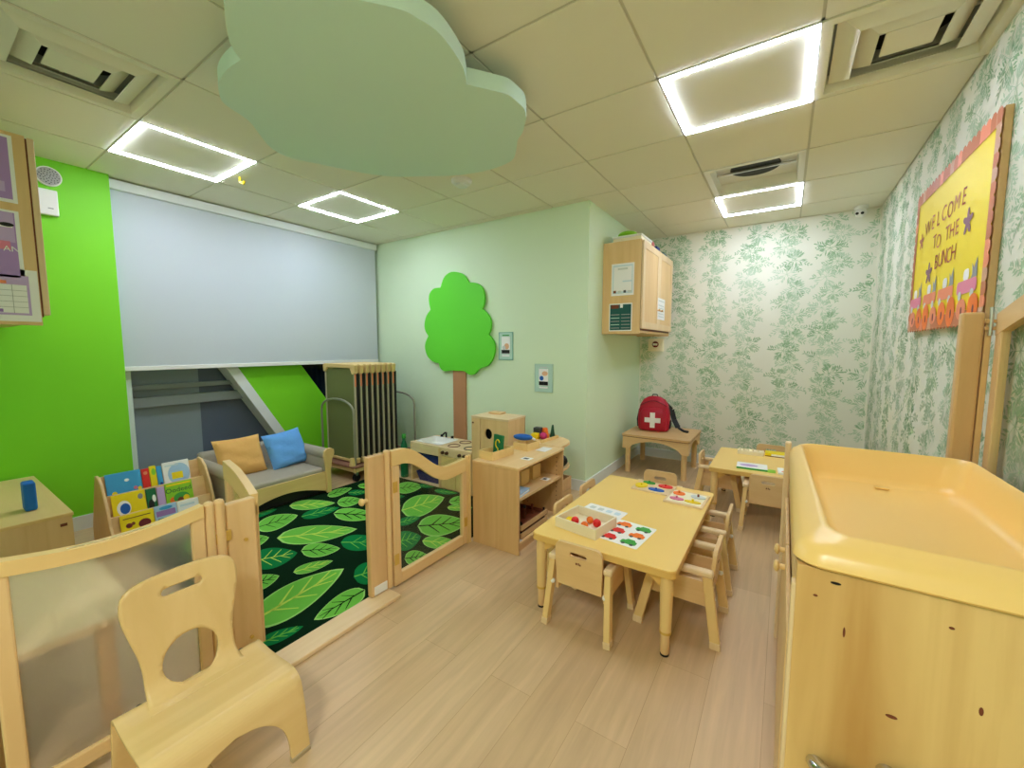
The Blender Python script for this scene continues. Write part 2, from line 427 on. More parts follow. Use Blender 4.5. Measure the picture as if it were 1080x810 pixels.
# wallpaper: fern garlands, printed on the wall surface
def garlands(b, width, P, seed, x0=0.0):
    r = random.Random(seed); col = 0.335; k = int(width / col) + 2; cnt = 0
    def put(quad, mi):
        nonlocal cnt
        if all(0.004 < a < width - .004 and 0.01 < c2 < H - .004 for a, c2 in quad):
            cnt += 1; d = .0006 + (cnt % 70) * 1.2e-5
            b.add([P(a, c2, d) for a, c2 in quad], [(0, 1, 2, 3)], mi)
    for c in range(k):
        u0 = x0 + c * col; ph = r.uniform(0, 6.28); z = -.05 + (.09 if c % 2 else 0); nn = c
        while z < H + .1:
            u = u0 + .03 * sin(z * 2.6 + ph) + (.035 if nn % 2 else -.035); tone = r.choice((1, 1, 2, 2, 3))
            nf = r.randint(7, 9)
            for f in range(nf):
                ang = 2 * pi * f / nf + r.uniform(-.3, .3); L = r.uniform(.07, .125) * (1.15 if sin(ang) ** 2 > .5 else .9)
                dx, dz = sin(ang), cos(ang); mi = tone if r.random() < .7 else r.choice((1, 2, 2, 3))
                n = 5
                for q in range(n):
                    t = .3 + .7 * q / (n - 1); px, pz = u + dx * L * t, z + dz * L * t - .02 * t * t
                    ll = (.056 * (1.1 - .6 * t)) * r.uniform(.75, 1.2); w = .0058 * r.uniform(.7, 1.2)
                    for s2 in (1, -1):
                        if r.random() < .12: continue
                        a2 = math.atan2(dx, dz) + s2 * R(r.uniform(30, 52)); ex, ez = sin(a2), cos(a2)
                        mx_, mz_ = px + ex * ll * .45, pz + ez * ll * .45
                        put([(px, pz), (mx_ - ez * w, mz_ + ex * w), (px + ex * ll, pz + ez * ll), (mx_ + ez * w, mz_ - ex * w)], mi)
                put([(u - dz * .0015, z + dx * .0015), (u + dz * .0015, z - dx * .0015), (u + dx * L + dz * .001, z + dz * L - .02), (u + dx * L - dz * .001, z + dz * L - .02)], mi)
            z += r.uniform(.115, .15); nn += 1
MP = ['paper_base', 'leaf_a', 'leaf_b', 'leaf_c']
b = MB(); b.box(XN - .1, XR + .1, YB, YB + .1, 0, H + .1)
garlands(b, XR - XN, lambda u, z, d: (XN + u, YB - d, z), 3, .1); struct(b.build('wall_wallpaper', MP, weld=False))
b = MB(); b.box(XR, XR + .1, -2.2, YB, 0, H + .1)
garlands(b, YB - .3, lambda u, z, d: (XR - d, YB - u, z), 5, .2); struct(b.build('wall_right', MP, weld=False))

# left wall: lime paint, window below the blind with a slanting post
b = MB(); b.box(XL - .1, -4.13, .055, .955, 0, H + .1); struct(b.build('wall_left', 'wall_lime'))
b = MB(); b.box(XL - .1, XL, .955, YT, 1.14, H + .1); struct(b.build('wall_upper', 'wall_pale'))
b = MB()
b.plate([(1.76, 1.14), (2.37, 1.14), (2.88, .40), (2.88, 0), (2.44, 0), (2.2, .40)], 'x', XL - .2, XL); struct(b.build('wall_slanted', 'wall_lime'))
b = MB(); b.plate([(2.37, 1.14), (YT, 1.14), (YT, 0), (2.88, 0), (2.88, .40)], 'x', XL - .1, XL - .03); struct(b.build('window_2', 'navy'))
w = thing('window_1', 'tall grey window with slate panels and a slanting post below the roller blind', 'window', (XL - .05, 1.3, 0)); struct(w)
b = MB(); b.box(XL - .2, XL - .16, 1.02, 1.52, .0, 1.14, 0); b.box(XL - .2, XL - .16, 1.52, 2.55, .0, 1.14, 1); b.build('window_pane', ['wingrey', 'wingrey2'], w)
b = MB()
for z0, z1 in ((.80, .885), (.945, .985)): b.box(XL - .16, XL - .10, 1.02, 2.1, z0, z1)
b.build('window_bar', 'winbar', w, bev=.004, weld=False)
b = MB(); b.box(XL - .16, XL + .03, .955, 1.015, 0, 1.14); b.build('window_frame', 'winframe', w, bev=.004)
b = MB(); b.plate([(1.655, 1.14), (1.755, 1.14), (2.195, .40), (2.435, 0), (2.335, 0), (2.095, .40)], 'x', XL - .16, XL + .03); b.build('slanted_post', 'winframe', w, bev=.004)
for nm, a in (('baseboard_back', (XL, XN, YT - .014, YT, 0, .1)), ('baseboard_alcove', (XN, XN + .014, YT - .014, YB, 0, .1)),
              ('baseboard_wallpaper', (XN, XR, YB - .014, YB, 0, .1)), ('baseboard_left', (-4.13, -4.116, .055, .955, 0, .1)), ('baseboard_right', (XR - .014, XR, -2.2, YB, 0, .1))):
    wallbox(nm, 'trimwhite', *a)

# roller blind
t = thing('roller_blind', 'long white roller blind pulled down over the window wall', 'roller blind', (-4.2, 2.14, 1.12))
b = MB(); b.box(-4.275, -4.17, .945, 3.33, 2.46, 2.53); b.build('cassette', 'winframe', t, bev=.006)
b = MB(); b.box(-4.203, -4.199, .955, 3.32, 1.15, 2.47); b.build('blind_fabric', 'blind', t)
b = MB(); b.box(-4.212, -4.19, .95, 3.325, 1.115, 1.15); b.build('bottom_bar', 'white', t, bev=.004)

# ------------------------------------------------------------------ camera
cam = bpy.data.cameras.new('camera'); cam.sensor_width = 36; cam.lens = 14.4; cam.clip_start = .02
co = bpy.data.objects.new('camera', cam); COL.objects.link(co); co.location = (0, 0, 1.30)
co.rotation_euler = (pi / 2 - R(5.158), 0, R(33.58)); SC.camera = co
wd = bpy.data.worlds.new('world'); SC.world = wd; wd.use_nodes = True
wd.node_tree.nodes['Background'].inputs['Color'].default_value = (.9, .95, 1, 1); wd.node_tree.nodes['Background'].inputs['Strength'].default_value = .3
vs = SC.view_settings; vs.view_transform = 'Standard'; vs.look = 'None'; vs.gamma = 1; vs.exposure = 0.45; vs.use_curve_mapping = False
SC.cycles.use_denoising = True
SC.cycles.max_bounces = 10; SC.cycles.diffuse_bounces = 6; SC.cycles.transmission_bounces = 8; SC.cycles.transparent_max_bounces = 12
SC.cycles.caustics_reflective = False; SC.cycles.caustics_refractive = True
# ------------------------------------------------------------------ hanging cloud
CLOUD = [(-1.575, 0.68), (-1.638, 0.71), (-1.718, 0.757), (-1.765, 0.808), (-1.867, 0.804), (-1.98, 0.819), (-2.066, 0.852), (-2.139, 0.902), (-2.193, 1.023), (-2.288, 1.118), (-2.392, 1.23), (-2.415, 1.351), (-2.352, 1.481), (-2.278, 1.64), (-2.19, 1.782), (-2.082, 1.88), (-2.001, 1.925), (-1.846, 2.02), (-1.732, 2.069), (-1.556, 2.103), (-1.386, 2.077), (-1.299, 1.995), (-1.223, 1.895), (-1.161, 1.844), (-1.077, 1.745), (-1.044, 1.673), (-1.041, 1.606), (-1.046, 1.545), (-1.078, 1.493), (-1.119, 1.435), (-1.15, 1.392), (-1.099, 1.314), (-1.064, 1.209), (-1.049, 1.111), (-1.064, 1.038), (-1.079, 0.991), (-1.142, 0.912), (-1.203, 0.853), (-1.29, .79), (-1.36, .70), (-1.43, .655), (-1.51, .655)]
def smooth_loop(p, n=3, sharp=()):
    out = []; N = len(p)
    for i in range(N):
        a, b_, c, d = (Vector(p[(i + k) % N]) for k in (-1, 0, 1, 2))
        if i in sharp: a = b_
        if (i + 1) % N in sharp: d = c
        for k in range(n):
            t = k / n
            out.append(tuple(0.5 * ((2 * b_) + (c - a) * t + (2 * a - 5 * b_ + 4 * c - d) * t * t + (3 * b_ - a - 3 * c + d) * t ** 3)))
    return out
t = thing('cloud_panel', 'large pale mint cloud cut-out hanging flat under the ceiling', 'cloud decoration', (-1.7, 1.4, 2.38))
b = MB(); b.plate(smooth_loop(CLOUD, 3, (3, 30, 24)), 'z', 2.38, 2.448, smooth=True); b.build('cloud', 'cloud', t, ang=50)
for x, y in ((-1.5, 1.0), (-2.1, 1.2), (-1.3, 1.7), (-1.9, 1.75)):
    b = MB(); b.cyl((x, y, 2.448), (x, y, H), .006, n=8); b.build('hanger', 'metal', t)

# ------------------------------------------------------------------ ceiling small things
t = thing('smoke_detector', 'round white smoke detector on the ceiling beyond the cloud panel', 'smoke detector', (-2.07, 2.44, H))
b = MB(); b.lathe([(.075, H), (.075, H - .018), (.062, H - .032)], (-2.07, 2.44, 0)); b.build('base', 'white', t)
b = MB(); b.lathe([(.045, H - .031), (.045, H - .046), (.03, H - .052)], (-2.07, 2.44, 0)); b.build('sensor_cap', 'trimwhite', t)
t = thing('security_camera', 'small white security camera in the ceiling corner over the wallpaper', 'camera', (.50, 4.83, H))
b = MB(); b.lathe([(.05, H), (.05, H - .02), (.03, H - .03)], (.5, 4.83, 0)); b.build('mount', 'white', t)
b = MB(); b.ball((.5, 4.82, H - .06), .042, 8); b.build('head', 'white', t)
for dx in (-.018, .018):
    b = MB(); b.cyl((.49 + dx, 4.785, H - .07), (.485 + dx, 4.772, H - .073), .011, n=12); b.build('lens', 'black', t)
t = MB(); t.tube([(-3.39, 1.50, H), (-3.39, 1.50, H - .03), (-3.36, 1.51, H - .05), (-3.345, 1.51, H - .035)], .008, 8)
tag(t.build('ceiling_hook', 'yellow', loc=(-3.39, 1.5, H)), 'little yellow hook on the ceiling near the roller blind', 'hook')

# ------------------------------------------------------------------ wall tree and prints
TREE = [(-2.943, 2.089), (-3.018, 2.081), (-3.088, 2.037), (-3.136, 1.94), (-3.236, 1.937), (-3.302, 1.885), (-3.313, 1.805), (-3.29, 1.712), (-3.357, 1.645), (-3.389, 1.553), (-3.377, 1.482), (-3.33, 1.422), (-3.377, 1.352), (-3.386, 1.281), (-3.352, 1.198), (-3.271, 1.14), (-3.176, 1.119), (-3.152, 1.061), (-3.083, 1.036), (-2.991, 1.048), (-2.931, 1.045), (-2.842, 1.048), (-2.799, 1.038), (-2.742, 1.011), (-2.671, 1.021), (-2.615, 1.077), (-2.506, 1.112), (-2.44, 1.188), (-2.416, 1.283), (-2.431, 1.357), (-2.491, 1.427), (-2.467, 1.483), (-2.467, 1.567), (-2.503, 1.631), (-2.569, 1.686), (-2.542, 1.758), (-2.547, 1.842), (-2.581, 1.907), (-2.648, 1.948), (-2.745, 1.961), (-2.786, 2.02), (-2.842, 2.064)]
t = thing('tree_decoration', 'bright green tree cut-out with brown trunk mounted on the pale green wall', 'wall decoration', (-2.9, YT, .02))
b = MB(); b.plate(smooth_loop(TREE, 3, (3, 7, 11, 16, 30, 34, 39)), 'y', YT - .035, YT - .008, smooth=True); b.build('crown', 'treegreen', t, ang=50)
b = MB(); b.box(-2.985, -2.81, YT - .022, YT - .001, .01, 1.08); b.build('trunk', 'treebrown', t, bev=.002)
for (x0, x1, z0, z1, lb, k) in ((-2.385, -2.215, 1.172, 1.446, 'teal-edged wall print touching the edge of the green tree', 0), (-1.968, -1.775, .878, 1.142, 'teal-edged wall print lower down between the tree and the wall corner', 1)):
    t = thing('wall_print', lb, 'wall print', ((x0 + x1) / 2, YT, z0), group='small prints on the pale green wall')
    b = MB(); b.box(x0, x1, YT - .006, YT - .001, z0, z1); b.build('backing_card', 'palemint', t)
    e = MB(); w = .008
    for a in ((x0, x1, z0, z0 + w), (x0, x1, z1 - w, z1), (x0, x0 + w, z0, z1), (x1 - w, x1, z0, z1)): e.box(a[0], a[1], YT - .008, YT - .0055, a[2], a[3])
    e.build('border', mat('print_border', (120, 176, 160), .5) if k == 0 else 'palemint', t, weld=False)
    cx = (x0 + x1) / 2; hz = z1 - z0
    b = MB(); b.box(cx - .05, cx + .05, YT - .0085, YT - .006, z0 + .06, z1 - .045, 0)
    if k == 0:
        b.box(cx - .048, cx + .048, YT - .0095, YT - .0085, z0 + .064, z0 + .10, 1); b.plate(ell(cx + .012, z0 + .135, .028, .03), 'y', YT - .0098, YT - .0086, 2); b.plate(ell(cx - .02, z0 + .12, .02, .022), 'y', YT - .0102, YT - .0087, 3)
    else:
        b.box(cx - .048, cx + .048, YT - .0095, YT - .0085, z0 + .064, z0 + .10, 1); b.plate(ell(cx - .02, z0 + .13, .022, .022), 'y', YT - .0098, YT - .0086, 4); b.plate(ell(cx + .015, z0 + .175, .03, .022), 'y', YT - .0102, YT - .0087, 2)
    b.build('photo', ['white_paper', 'black', 'skin', 'greypaper', 'blue'], t, weld=False)
    b = MB(); b.box(cx - .045, cx + .045, YT - .0085, YT - .006, z0 + .035, z0 + .05); b.build('caption_strip', 'white_paper', t)
    b = MB(); b.box(cx - .04, cx + .04, YT - .0085, YT - .006, z1 - .036, z1 - .026); b.build('heading_strip', 'green' if k == 0 else 'greypaper', t)

# ------------------------------------------------------------------ rug
LEAVES = [
 ((-2.024, 0.815), (-2.083, 1.363), (0.329, -0.088), 'L', 'y'), ((-1.801, 1.297), (-1.798, 1.008), (-0.182, 0.059), 'L', 'd'),
 ((-1.849, 0.779), (-1.797, 0.957), (0.1, -0.029), 'T', 'l'), ((-2.359, 0.955), (-2.32, 1.114), (0.189, -0.06), 'L', 'd'),
 ((-2.29, 1.176), (-2.218, 1.38), (0.124, -0.054), 'L', 'y'), ((-2.496, 1.338), (-2.319, 1.495), (0.205, -0.118), 'L', 'd'),
 ((-2.622, 1.097), (-2.493, 1.313), (0.312, -0.128), 'T', 'y'), ((-2.804, 1.343), (-2.472, 1.732), (0.302, -0.165), 'L', 'y'),
 ((-3.089, 1.343), (-3.061, 1.63), (0.322, -0.126), 'L', 'd'), ((-2.917, 1.151), (-2.859, 1.32), (0.256, -0.092), 'L', 'd'),
 ((-3.009, 1.625), (-2.932, 1.898), (0.199, -0.101), 'T', 'l'), ((-3.302, 1.691), (-3.05, 1.937), (0.237, -0.133), 'L', 'y'),
 ((-2.86, 1.799), (-2.531, 1.971), (0.24, -0.179), 'L', 'd'), ((-3.036, 1.946), (-2.92, 2.106), (0.23, -0.147), 'L', 'd'),
 ((-3.257, 1.998), (-3.248, 2.237), (0.197, -0.107), 'L', 'd'), ((-3.162, 2.135), (-3.039, 2.264), (0.137, -0.095), 'T', 'l'),
 ((-3.37, 1.385), (-3.315, 1.6), (0.187, -0.072), 'T', 'l'), ((-2.388, 1.545), (-2.146, 1.706), (0.22, -0.163), 'T', 'l'),
 ((-1.959, 1.339), (-1.889, 1.515), (0.241, -0.135), 'T', 'l'), ((-2.904, 2.445), (-2.749, 2.639), (0.278, -0.237), 'L', 'd'),
 ((-2.464, 2.129), (-2.378, 2.53), (0.401, -0.312), 'L', 'y'), ((-2.304, 1.952), (-2.249, 2.128), (0.137, -0.1), 'T', 'l'),
 ((-2.147, 2.0), (-1.887, 2.253), (0.299, -0.298), 'L', 'd'), ((-2.085, 1.733), (-2.01, 1.903), (0.266, -0.192), 'T', 'l'),
 ((-1.954, 1.859), (-1.72, 1.964), (0.13, -0.153), 'L', 'y'), ((-1.873, 1.634), (-1.782, 1.742), (0.161, -0.133), 'L', 'd'),
 ((-2.272, 2.473), (-2.187, 2.66), (0.151, -0.149), 'L', 'd'), ((-2.203, 2.375), (-2.034, 2.488), (0.095, -0.11), 'L', 'y'),
 ((-2.565, 2.60), (-2.349, 2.68), (0.127, -0.10), 'T', 'l'), ((-2.789, 2.62), (-2.645, 2.70), (0.112, -0.09), 'T', 'l'),
 ((-3.2, 2.45), (-3.05, 2.62), (0.178, -0.152), 'T', 'l'), ((-1.778, 1.738), (-1.73, 1.873), (0.068, -0.056), 'T', 'l'),
 ((-2.75, .84), (-2.65, 1.06), (.2, -.08), 'L', 'd'), ((-3.2, .95), (-3.05, 1.2), (.22, -.1), 'L', 'y'), ((-2.45, .82), (-2.4, .93), (.14, -.04), 'T', 'l'),
 ((-3.25, 2.3), (-3.1, 2.42), (.15, -.1), 'L', 'd'), ((-2.62, 2.02), (-2.55, 2.2), (.14, -.1), 'L', 'd'), ((-2.85, 2.22), (-2.68, 2.36), (.15, -.13), 'T', 'l')]
RX0, RX1, RY0, RY1 = -3.365, -1.722, .77, 2.69
b = MB(); b.box(RX0, RX1, RY0, RY1, .0005, .010, 0)
def clampxy(p, z): return (min(max(p[0], RX0 + .01), RX1 - .01), min(max(p[1], RY0 + .01), RY1 - .01), z)
for k, (p0, p1, wv, c, v) in enumerate(LEAVES):
    p0, p1, wv = Vector(p0), Vector(p1), Vector(wv); ax = p1 - p0
    def prof(t): return .88 * (sin(pi * t ** 0.72)) ** 0.75
    def outline(sc, z):
        n = 14; mid = p0 + ax * .5; o = []
        for q in range(n): t = q / n; o.append(p0 + ax * t + wv * .5 * prof(t))
        for q in range(n): t = 1 - q / n; o.append(p0 + ax * t - wv * .5 * prof(t))
        return [clampxy(mid + (x - mid) * sc, z) for x in o]
    o1, o2 = outline(1.0, .0108 + k * 1e-5), outline(.93, .0114 + k * 1e-5)
    b.add(o1, [tuple(range(len(o1)))], 4 if c == 'L' else 2); b.add(o2, [tuple(range(len(o2)))], 1 if c == 'L' else 2)
    vm = {'y': 3, 'd': 0, 'l': 1}[v]; zz = .0121 + k * 1e-5; sw = .012 if ax.length > .35 else .007
    n = Vector((-ax.y, ax.x)).normalized()
    def stroke(a, c2, w0, w1):
        d = (c2 - a); m_ = Vector((-d.y, d.x)).normalized()
        q = [a - m_ * w0, c2 - m_ * w1, c2 + m_ * w1, a + m_ * w0]
        b.add([clampxy(x, zz) for x in q], [(0, 1, 2, 3)], vm)
    stroke(p0 + ax * .02, p0 + ax * .9, sw * .8, sw * .3)
    for tt in (.22, .42, .62):
        for sg in (1, -1):
            a = p0 + ax * (tt + (.06 if sg < 0 else 0)); e = a + ax * .2 + wv * .5 * sg * prof(min(tt + .2, .95)) * .72
            stroke(a, e, sw * .55, sw * .25)
tag(b.build('rug', ['rug_dark', 'rug_light', 'rug_teal', 'rug_yellow', 'rug_edge'], loc=(-2.54, 1.73, 0), weld=False, recalc=False), 'dark green rug printed with bright oversized leaves', 'rug')

# ------------------------------------------------------------------ room divider (low wooden fence with gate)
FX0, FX1 = -1.715, -1.685
def wave_rail(y0, y1, zf, th, x0=FX0, x1=FX1, n=18):
    top = [(y0 + (y1 - y0) * k / n, zf(k / n)) for k in range(n + 1)]
    return top + [(y, z - th) for y, z in reversed(top)]
t = thing('room_divider', 'low divider panel with frosted pane in maple frame behind the curved plywood chair', 'room divider', (-1.7, .33, 0))
zf = lambda q: .742 - .028 * sin(pi * q)
b = MB(); b.plate(wave_rail(.10, .565, zf, .042), 'x', FX0 - .004, FX1 + .004); b.build('top_rail', 'yellow_y', t, bev=.008)
for y0, y1 in ((.085, .125), (.528, .568)):
    b = MB(); b.box(FX0, FX1, y0, y1, .04, .705); b.build('stile', 'maple_z', t, bev=.006)
b = MB(); b.box(FX0, FX1, .125, .528, .045, .095); b.build('bottom_rail', 'maple_y', t, bev=.006)
b = MB(); b.box(-1.703, -1.697, .12, .533, .08, .72); b.build('frosted_pane', 'frosted', t, label='frosted translucent pane')
for y in (.105, .548):
    b = MB(); b.box(FX0 - .01, FX1 + .01, y - .02, y + .02, 0, .045); b.build('foot', 'maple_z', t, bev=.005)
t = thing('divider_post', 'upright maple post board with hinges where the divider meets the open gateway', 'post board', (-1.74, .655, 0))
for k, (y, r) in enumerate(((.585, .017), (.618, .017))):
    b = MB(); b.cyl((-1.70, y, .0), (-1.70, y, .735), r, n=14); b.ball((-1.70, y, .735), (r, r, .012), 6); b.build('hinge_rod', 'maple_z', t)
b = MB(); b.box(-1.735, -1.70, .638, .742, .0, .715); b.build('post', 'maple_z', t, bev=.006)
b = MB(); b.box(-1.765, -1.735, .72, .748, .02, .70); b.build('stop_strip', 'tan_z', t, bev=.003)
for z in (.16, .56):
    b = MB(); b.cyl((-1.70, .70, z), (-1.694, .70, z), .007, n=10); b.build('bolt', 'brass', t)
for z in (.12, .60):
    b = MB(); b.box(-1.70, -1.692, .60, .65, z - .02, z + .02); b.build('hinge', 'brass', t, bev=.002)
# gate leaf swung into the play corner
t = thing('swing_gate', 'arched wooden gate swung open in front of the sofa', 'gate', (-1.775, .772, 0), rz=math.atan2(.085, -.46))
zg = lambda q: .70 + .05 * sin(pi * .5 * min(1, q * 1.4))
b = MB(); top = [(.01 + .47 * k / 14, zg(k / 14)) for k in range(15)]
b.plate(top + [(x, z - .09) for x, z in reversed(top)], 'y', -.015, .015); b.build('top_rail', 'yellow_x', t, bev=.008, local=True)
for x in (.01, .43):
    b = MB(); b.box(x, x + .05, -.014, .014, .05, .655); b.build('stile', 'maple_z', t, bev=.005, local=True)
b = MB(); b.box(.06, .43, -.014, .014, .05, .11); b.build('bottom_rail', 'maple_x', t, bev=.005, local=True)
b = MB(); b.box(.055, .435, -.004, .004, .10, .665); b.build('clear_pane', 'clear', t, local=True)
b = MB(); b.box(-1.720, -1.60, .752, 1.365, 0.0, .022); o = b.build('threshold', 'pale_y', loc=(-1.66, 1.0, 0), bev=.005)
tag(o, 'long maple threshold board on the floor across the gateway', 'threshold')
t = thing('divider_post', 'upright maple post board with a wooden latch knob beside the leaf rug gateway', 'post board', (-1.70, 1.32, 0))
b = MB(); b.box(-1.722, -1.688, 1.255, 1.354, .024, .755); b.build('post', 'tan_z', t, bev=.006)
b = MB(); b.cyl((-1.70, 1.377, .024), (-1.70, 1.377, .755), .018, n=14); b.ball((-1.70, 1.377, .755), (.018, .018, .014), 6); b.build('hinge_rod', 'maple_z', t)
b = MB(); b.cyl((-1.705, 1.256, .535), (-1.705, 1.235, .535), .011, n=12); b.ball((-1.705, 1.225, .535), (.019, .014, .019), 8); b.build('latch_knob', 'yellow_z', t)
b = MB(); b.box(-1.69, -1.683, 1.27, 1.35, .03, .075); b.build('floor_bracket', 'white', t, bev=.002)
t = thing('room_divider', 'low divider panel with clear pane and wavy top rail joined to the toy shelf', 'room divider', (-1.7, 1.72, 0))
def zw(q): return .752 - .095 * (1 - cos(pi * min(1, max(0, (q - .12) / .68)))) + .012 * max(0, q - .85) / .15
zw = lambda q: .757 if q < .1 else (.757 - .0925 * (1 - cos(pi * min(1, (q - .1) / .62))) + (.010 * ((q - .72) / .28) ** 2 if q > .72 else 0))
b = MB(); b.plate(wave_rail(1.402, 2.0, zw, .082, n=26), 'x', FX0, FX1); b.build('top_rail', 'yellow_y', t, bev=.006)
b = MB(); b.box(FX0, FX1, 1.402, 1.45, .012, .673); b.build('stile', 'maple_z', t, bev=.005)
b = MB(); b.box(FX0, FX1, 1.965, 2.005, .012, .498); b.build('stile', 'maple_z', t, bev=.005)
b = MB(); b.box(FX0, FX1, 1.451, 1.964, .012, .075); b.build('bottom_rail', 'maple_y', t, bev=.005)
b = MB(); b.box(-1.703, -1.697, 1.44, 1.97, .07, .60); b.build('clear_pane', 'clear', t)
for y in (2.022, 2.046):
    b = MB(); b.cyl((-1.70, y, .0), (-1.70, y, .585), .012, n=12); b.ball((-1.70, y, .585), (.012, .012, .01), 6); b.build('hinge_rod', 'yellow_z', t)
for y, z in ((1.418, .16), (1.99, .16), (1.418, .56)):
    b = MB(); b.box(-1.688, -1.681, y - .014, y + .014, z - .03, z + .03); b.build('hinge', 'brass', t, bev=.002)

# ------------------------------------------------------------------ sofa
SX, SY0, SY1 = -3.33, 1.27, 2.11
t = thing('toddler_sofa', 'small taupe sofa with curved maple arm fronts along the window', 'sofa', (-3.62, 1.64, 0))
arch = [(SY0 + .05, .205), (SY1 - .05, .205), (SY1 - .05, .0125)] + [(SY1 - .08 - (SY1 - SY0 - .16) * k / 16, .03 + .075 * sin(pi * k / 16)) for k in range(17)] + [(SY0 + .05, .0125)]
b = MB(); b.plate(arch, 'x', SX - .03, SX); b.build('front_rail', 'yellow_y', t, bev=.003)
for y0, y1 in ((SY0, SY0 + .09), (SY1 - .09, SY1)):
    c = (y0 + y1) / 2; dirn = 1 if c > 1.6 else -1
    pr = [(c - .03 * dirn, .0125), (c + .012 * dirn, .0125), (c + .012 * dirn, .2), (c + .03 * dirn, .31), (c + .052 * dirn, .355), (c + .05 * dirn, .392), (c + .02 * dirn, .41), (c - .02 * dirn, .408), (c - .045 * dirn, .385), (c - .05 * dirn, .34), (c - .035 * dirn, .26), (c - .03 * dirn, .2)]
    b = MB(); b.plate(pr if dirn > 0 else pr, 'x', SX - .005, SX + .018); b.build('arm_front', 'yellow_z', t, bev=.005)
    b = MB(); n = 16
    prof = [(c + .004 * dirn + .05 * cos(a), .352 + .048 * sin(a)) for a in [2 * pi * k / n for k in range(n)]]
    b.rings([[(x, y, z) for y, z in prof] for x in (-3.96, -3.90, -3.36, SX - .005)]); b.build('arm_roll', 'grey_fabric', t)
    b = MB(); b.box(-3.95, SX - .01, c - .035, c + .03, .05, .35); b.build('arm_panel', 'grey_fabric', t, bev=.01)
b = MB(); b.box(-3.93, SX - .006, SY0 + .085, SY1 - .085, .18, .242); b.build('seat_cushion', 'grey_fabric', t, bev=.022, seg=3)
b = MB(); b.hexa([(-3.97, SY0 + .05, .1), (-3.84, SY0 + .05, .1), (-3.84, SY1 - .05, .1), (-3.97, SY1 - .05, .1), (-4.03, SY0 + .05, .43), (-3.93, SY0 + .05, .43), (-3.93, SY1 - .05, .43), (-4.03, SY1 - .05, .43)]); b.build('backrest', 'grey_fabric', t, bev=.03, seg=3)
b = MB(); b.box(-3.92, SX - .035, SY0 + .06, SY1 - .06, .0125, .19); b.build('under_shade', 'black', t)  # black block stands in for the shade under the sofa
def cushion(name, lb, m, y, z, ang, lean, w, h, x, seed):
    mx = Matrix.Translation((x, y, z)) @ Matrix.Rotation(R(-lean), 4, 'Y') @ Matrix.Rotation(R(90), 4, 'Z') @ Matrix.Rotation(R(90), 4, 'X') @ Matrix.Rotation(R(ang), 4, 'Z')
    b = MB(); b.pillow(w, h, .13, mx, wr=.0035, seed=seed)
    tag(b.build(name, m, loc=(x, y, z - h / 2)), lb, 'cushion')
cushion('throw_cushion', 'tan square cushion leaning on the sofa back', 'tan_cloth', 1.545, .386, 0, 24, .36, .335, -3.76, 2)
cushion('throw_cushion', 'bright blue square cushion leaning beside the tan one on the sofa', 'blue_cloth', 1.895, .389, 5, 24, .335, .33, -3.70, 5)

# ------------------------------------------------------------------ stacked cots on their cart
CX0, CX1, CY0, CZ0, CZ1 = -3.905, -3.42, 2.42, .17, 1.10
cw = .0655
def make_cot():
    t = thing('nap_cot', '', 'cot', (-3.66, CY0, CZ0), group='nap cots standing upright on the cart')
    b = MB(); b.box(CX0 + .012, CX1 - .012, CY0 + .010, CY0 + .014, CZ0 + .02, CZ1 - .01); b.build('mesh_sheet', 'olive', t)
    for x in (CX0, CX1 - .016):
        b = MB(); b.box(x, x + .016, CY0 + .002, CY0 + .022, CZ0 + .03, CZ1 - .02); b.build('side_rail', 'cot_rail', t, bev=.004)
    for z0, z1, s in ((CZ1 - .045, CZ1 + .035, 1), (CZ0, CZ0 + .05, -1)):
        b = MB(); P = [(CX0 - .012, z0), (CX0 + .02, z0 - .0), (CX0 + .05, (z0 + z1) / 2), (CX1 - .06, (z0 + z1) / 2), (CX1 - .03, z0 - .02), (CX1 + .012, z0 - .01), (CX1 + .02, z1 - .01), (CX1 + .0, z1), (CX0 - .0, z1), (CX0 - .018, z1 - .012)]
        if s < 0: P = [(CX0 - .012, z0), (CX1 + .012, z0), (CX1 + .018, z1), (CX1 - .03, z1), (CX1 - .06, (z0 + z1) / 2), (CX0 + .05, (z0 + z1) / 2), (CX0 + .02, z1), (CX0 - .018, z1)]
        b.plate(P, 'y', CY0 - .006, CY0 + .034); b.build('end_frame', 'cot_end', t, bev=.006)
    b = MB(); b.box(CX1 + .0, CX1 + .0015, CY0 + .003, CY0 + .021, CZ1 - .18, CZ1 - .06); b.build('name_label', 'cot_label', t)
    b = MB(); b.box(CX0 + .008, CX1 - .008, CY0 + .026, CY0 + .058, CZ0 + .03, CZ1 - .05); b.build('pad', 'black', t)  # black slab paints the shaded gap between neighbouring cots
    return t
cot = make_cot()
ORDL = ['olive nap cot at the sofa end of the upright cot stack, mesh sheet fully visible', 'nap cot second from the sofa end of the upright stack', 'nap cot third from the sofa end of the upright stack', 'nap cot fourth from the sofa end of the upright stack',
        'nap cot fifth from the sofa end of the upright stack', 'nap cot sixth from the sofa end of the upright stack', 'nap cot next to last before the pale green wall', 'last nap cot of the upright stack, nearest the pale green wall']
cot['label'] = ORDL[0]
for k in range(1, 8): dup(cot, (-3.66, CY0 + cw * k, CZ0), label=ORDL[k])
t = thing('cot_cart', 'low wheeled cart with bent metal tube ends carrying the upright cots', 'cart', (-3.66, 2.7, 0))
b = MB(); b.box(-3.95, -3.36, 2.35, 3.17, .10, .14); b.build('deck', 'cot_end', t, bev=.006)
b = MB(); b.box(-3.96, -3.35, 2.34, 3.18, .14, .158); b.build('deck_rim', mat('cart_rim', (150, 104, 84), .5), t, bev=.004)
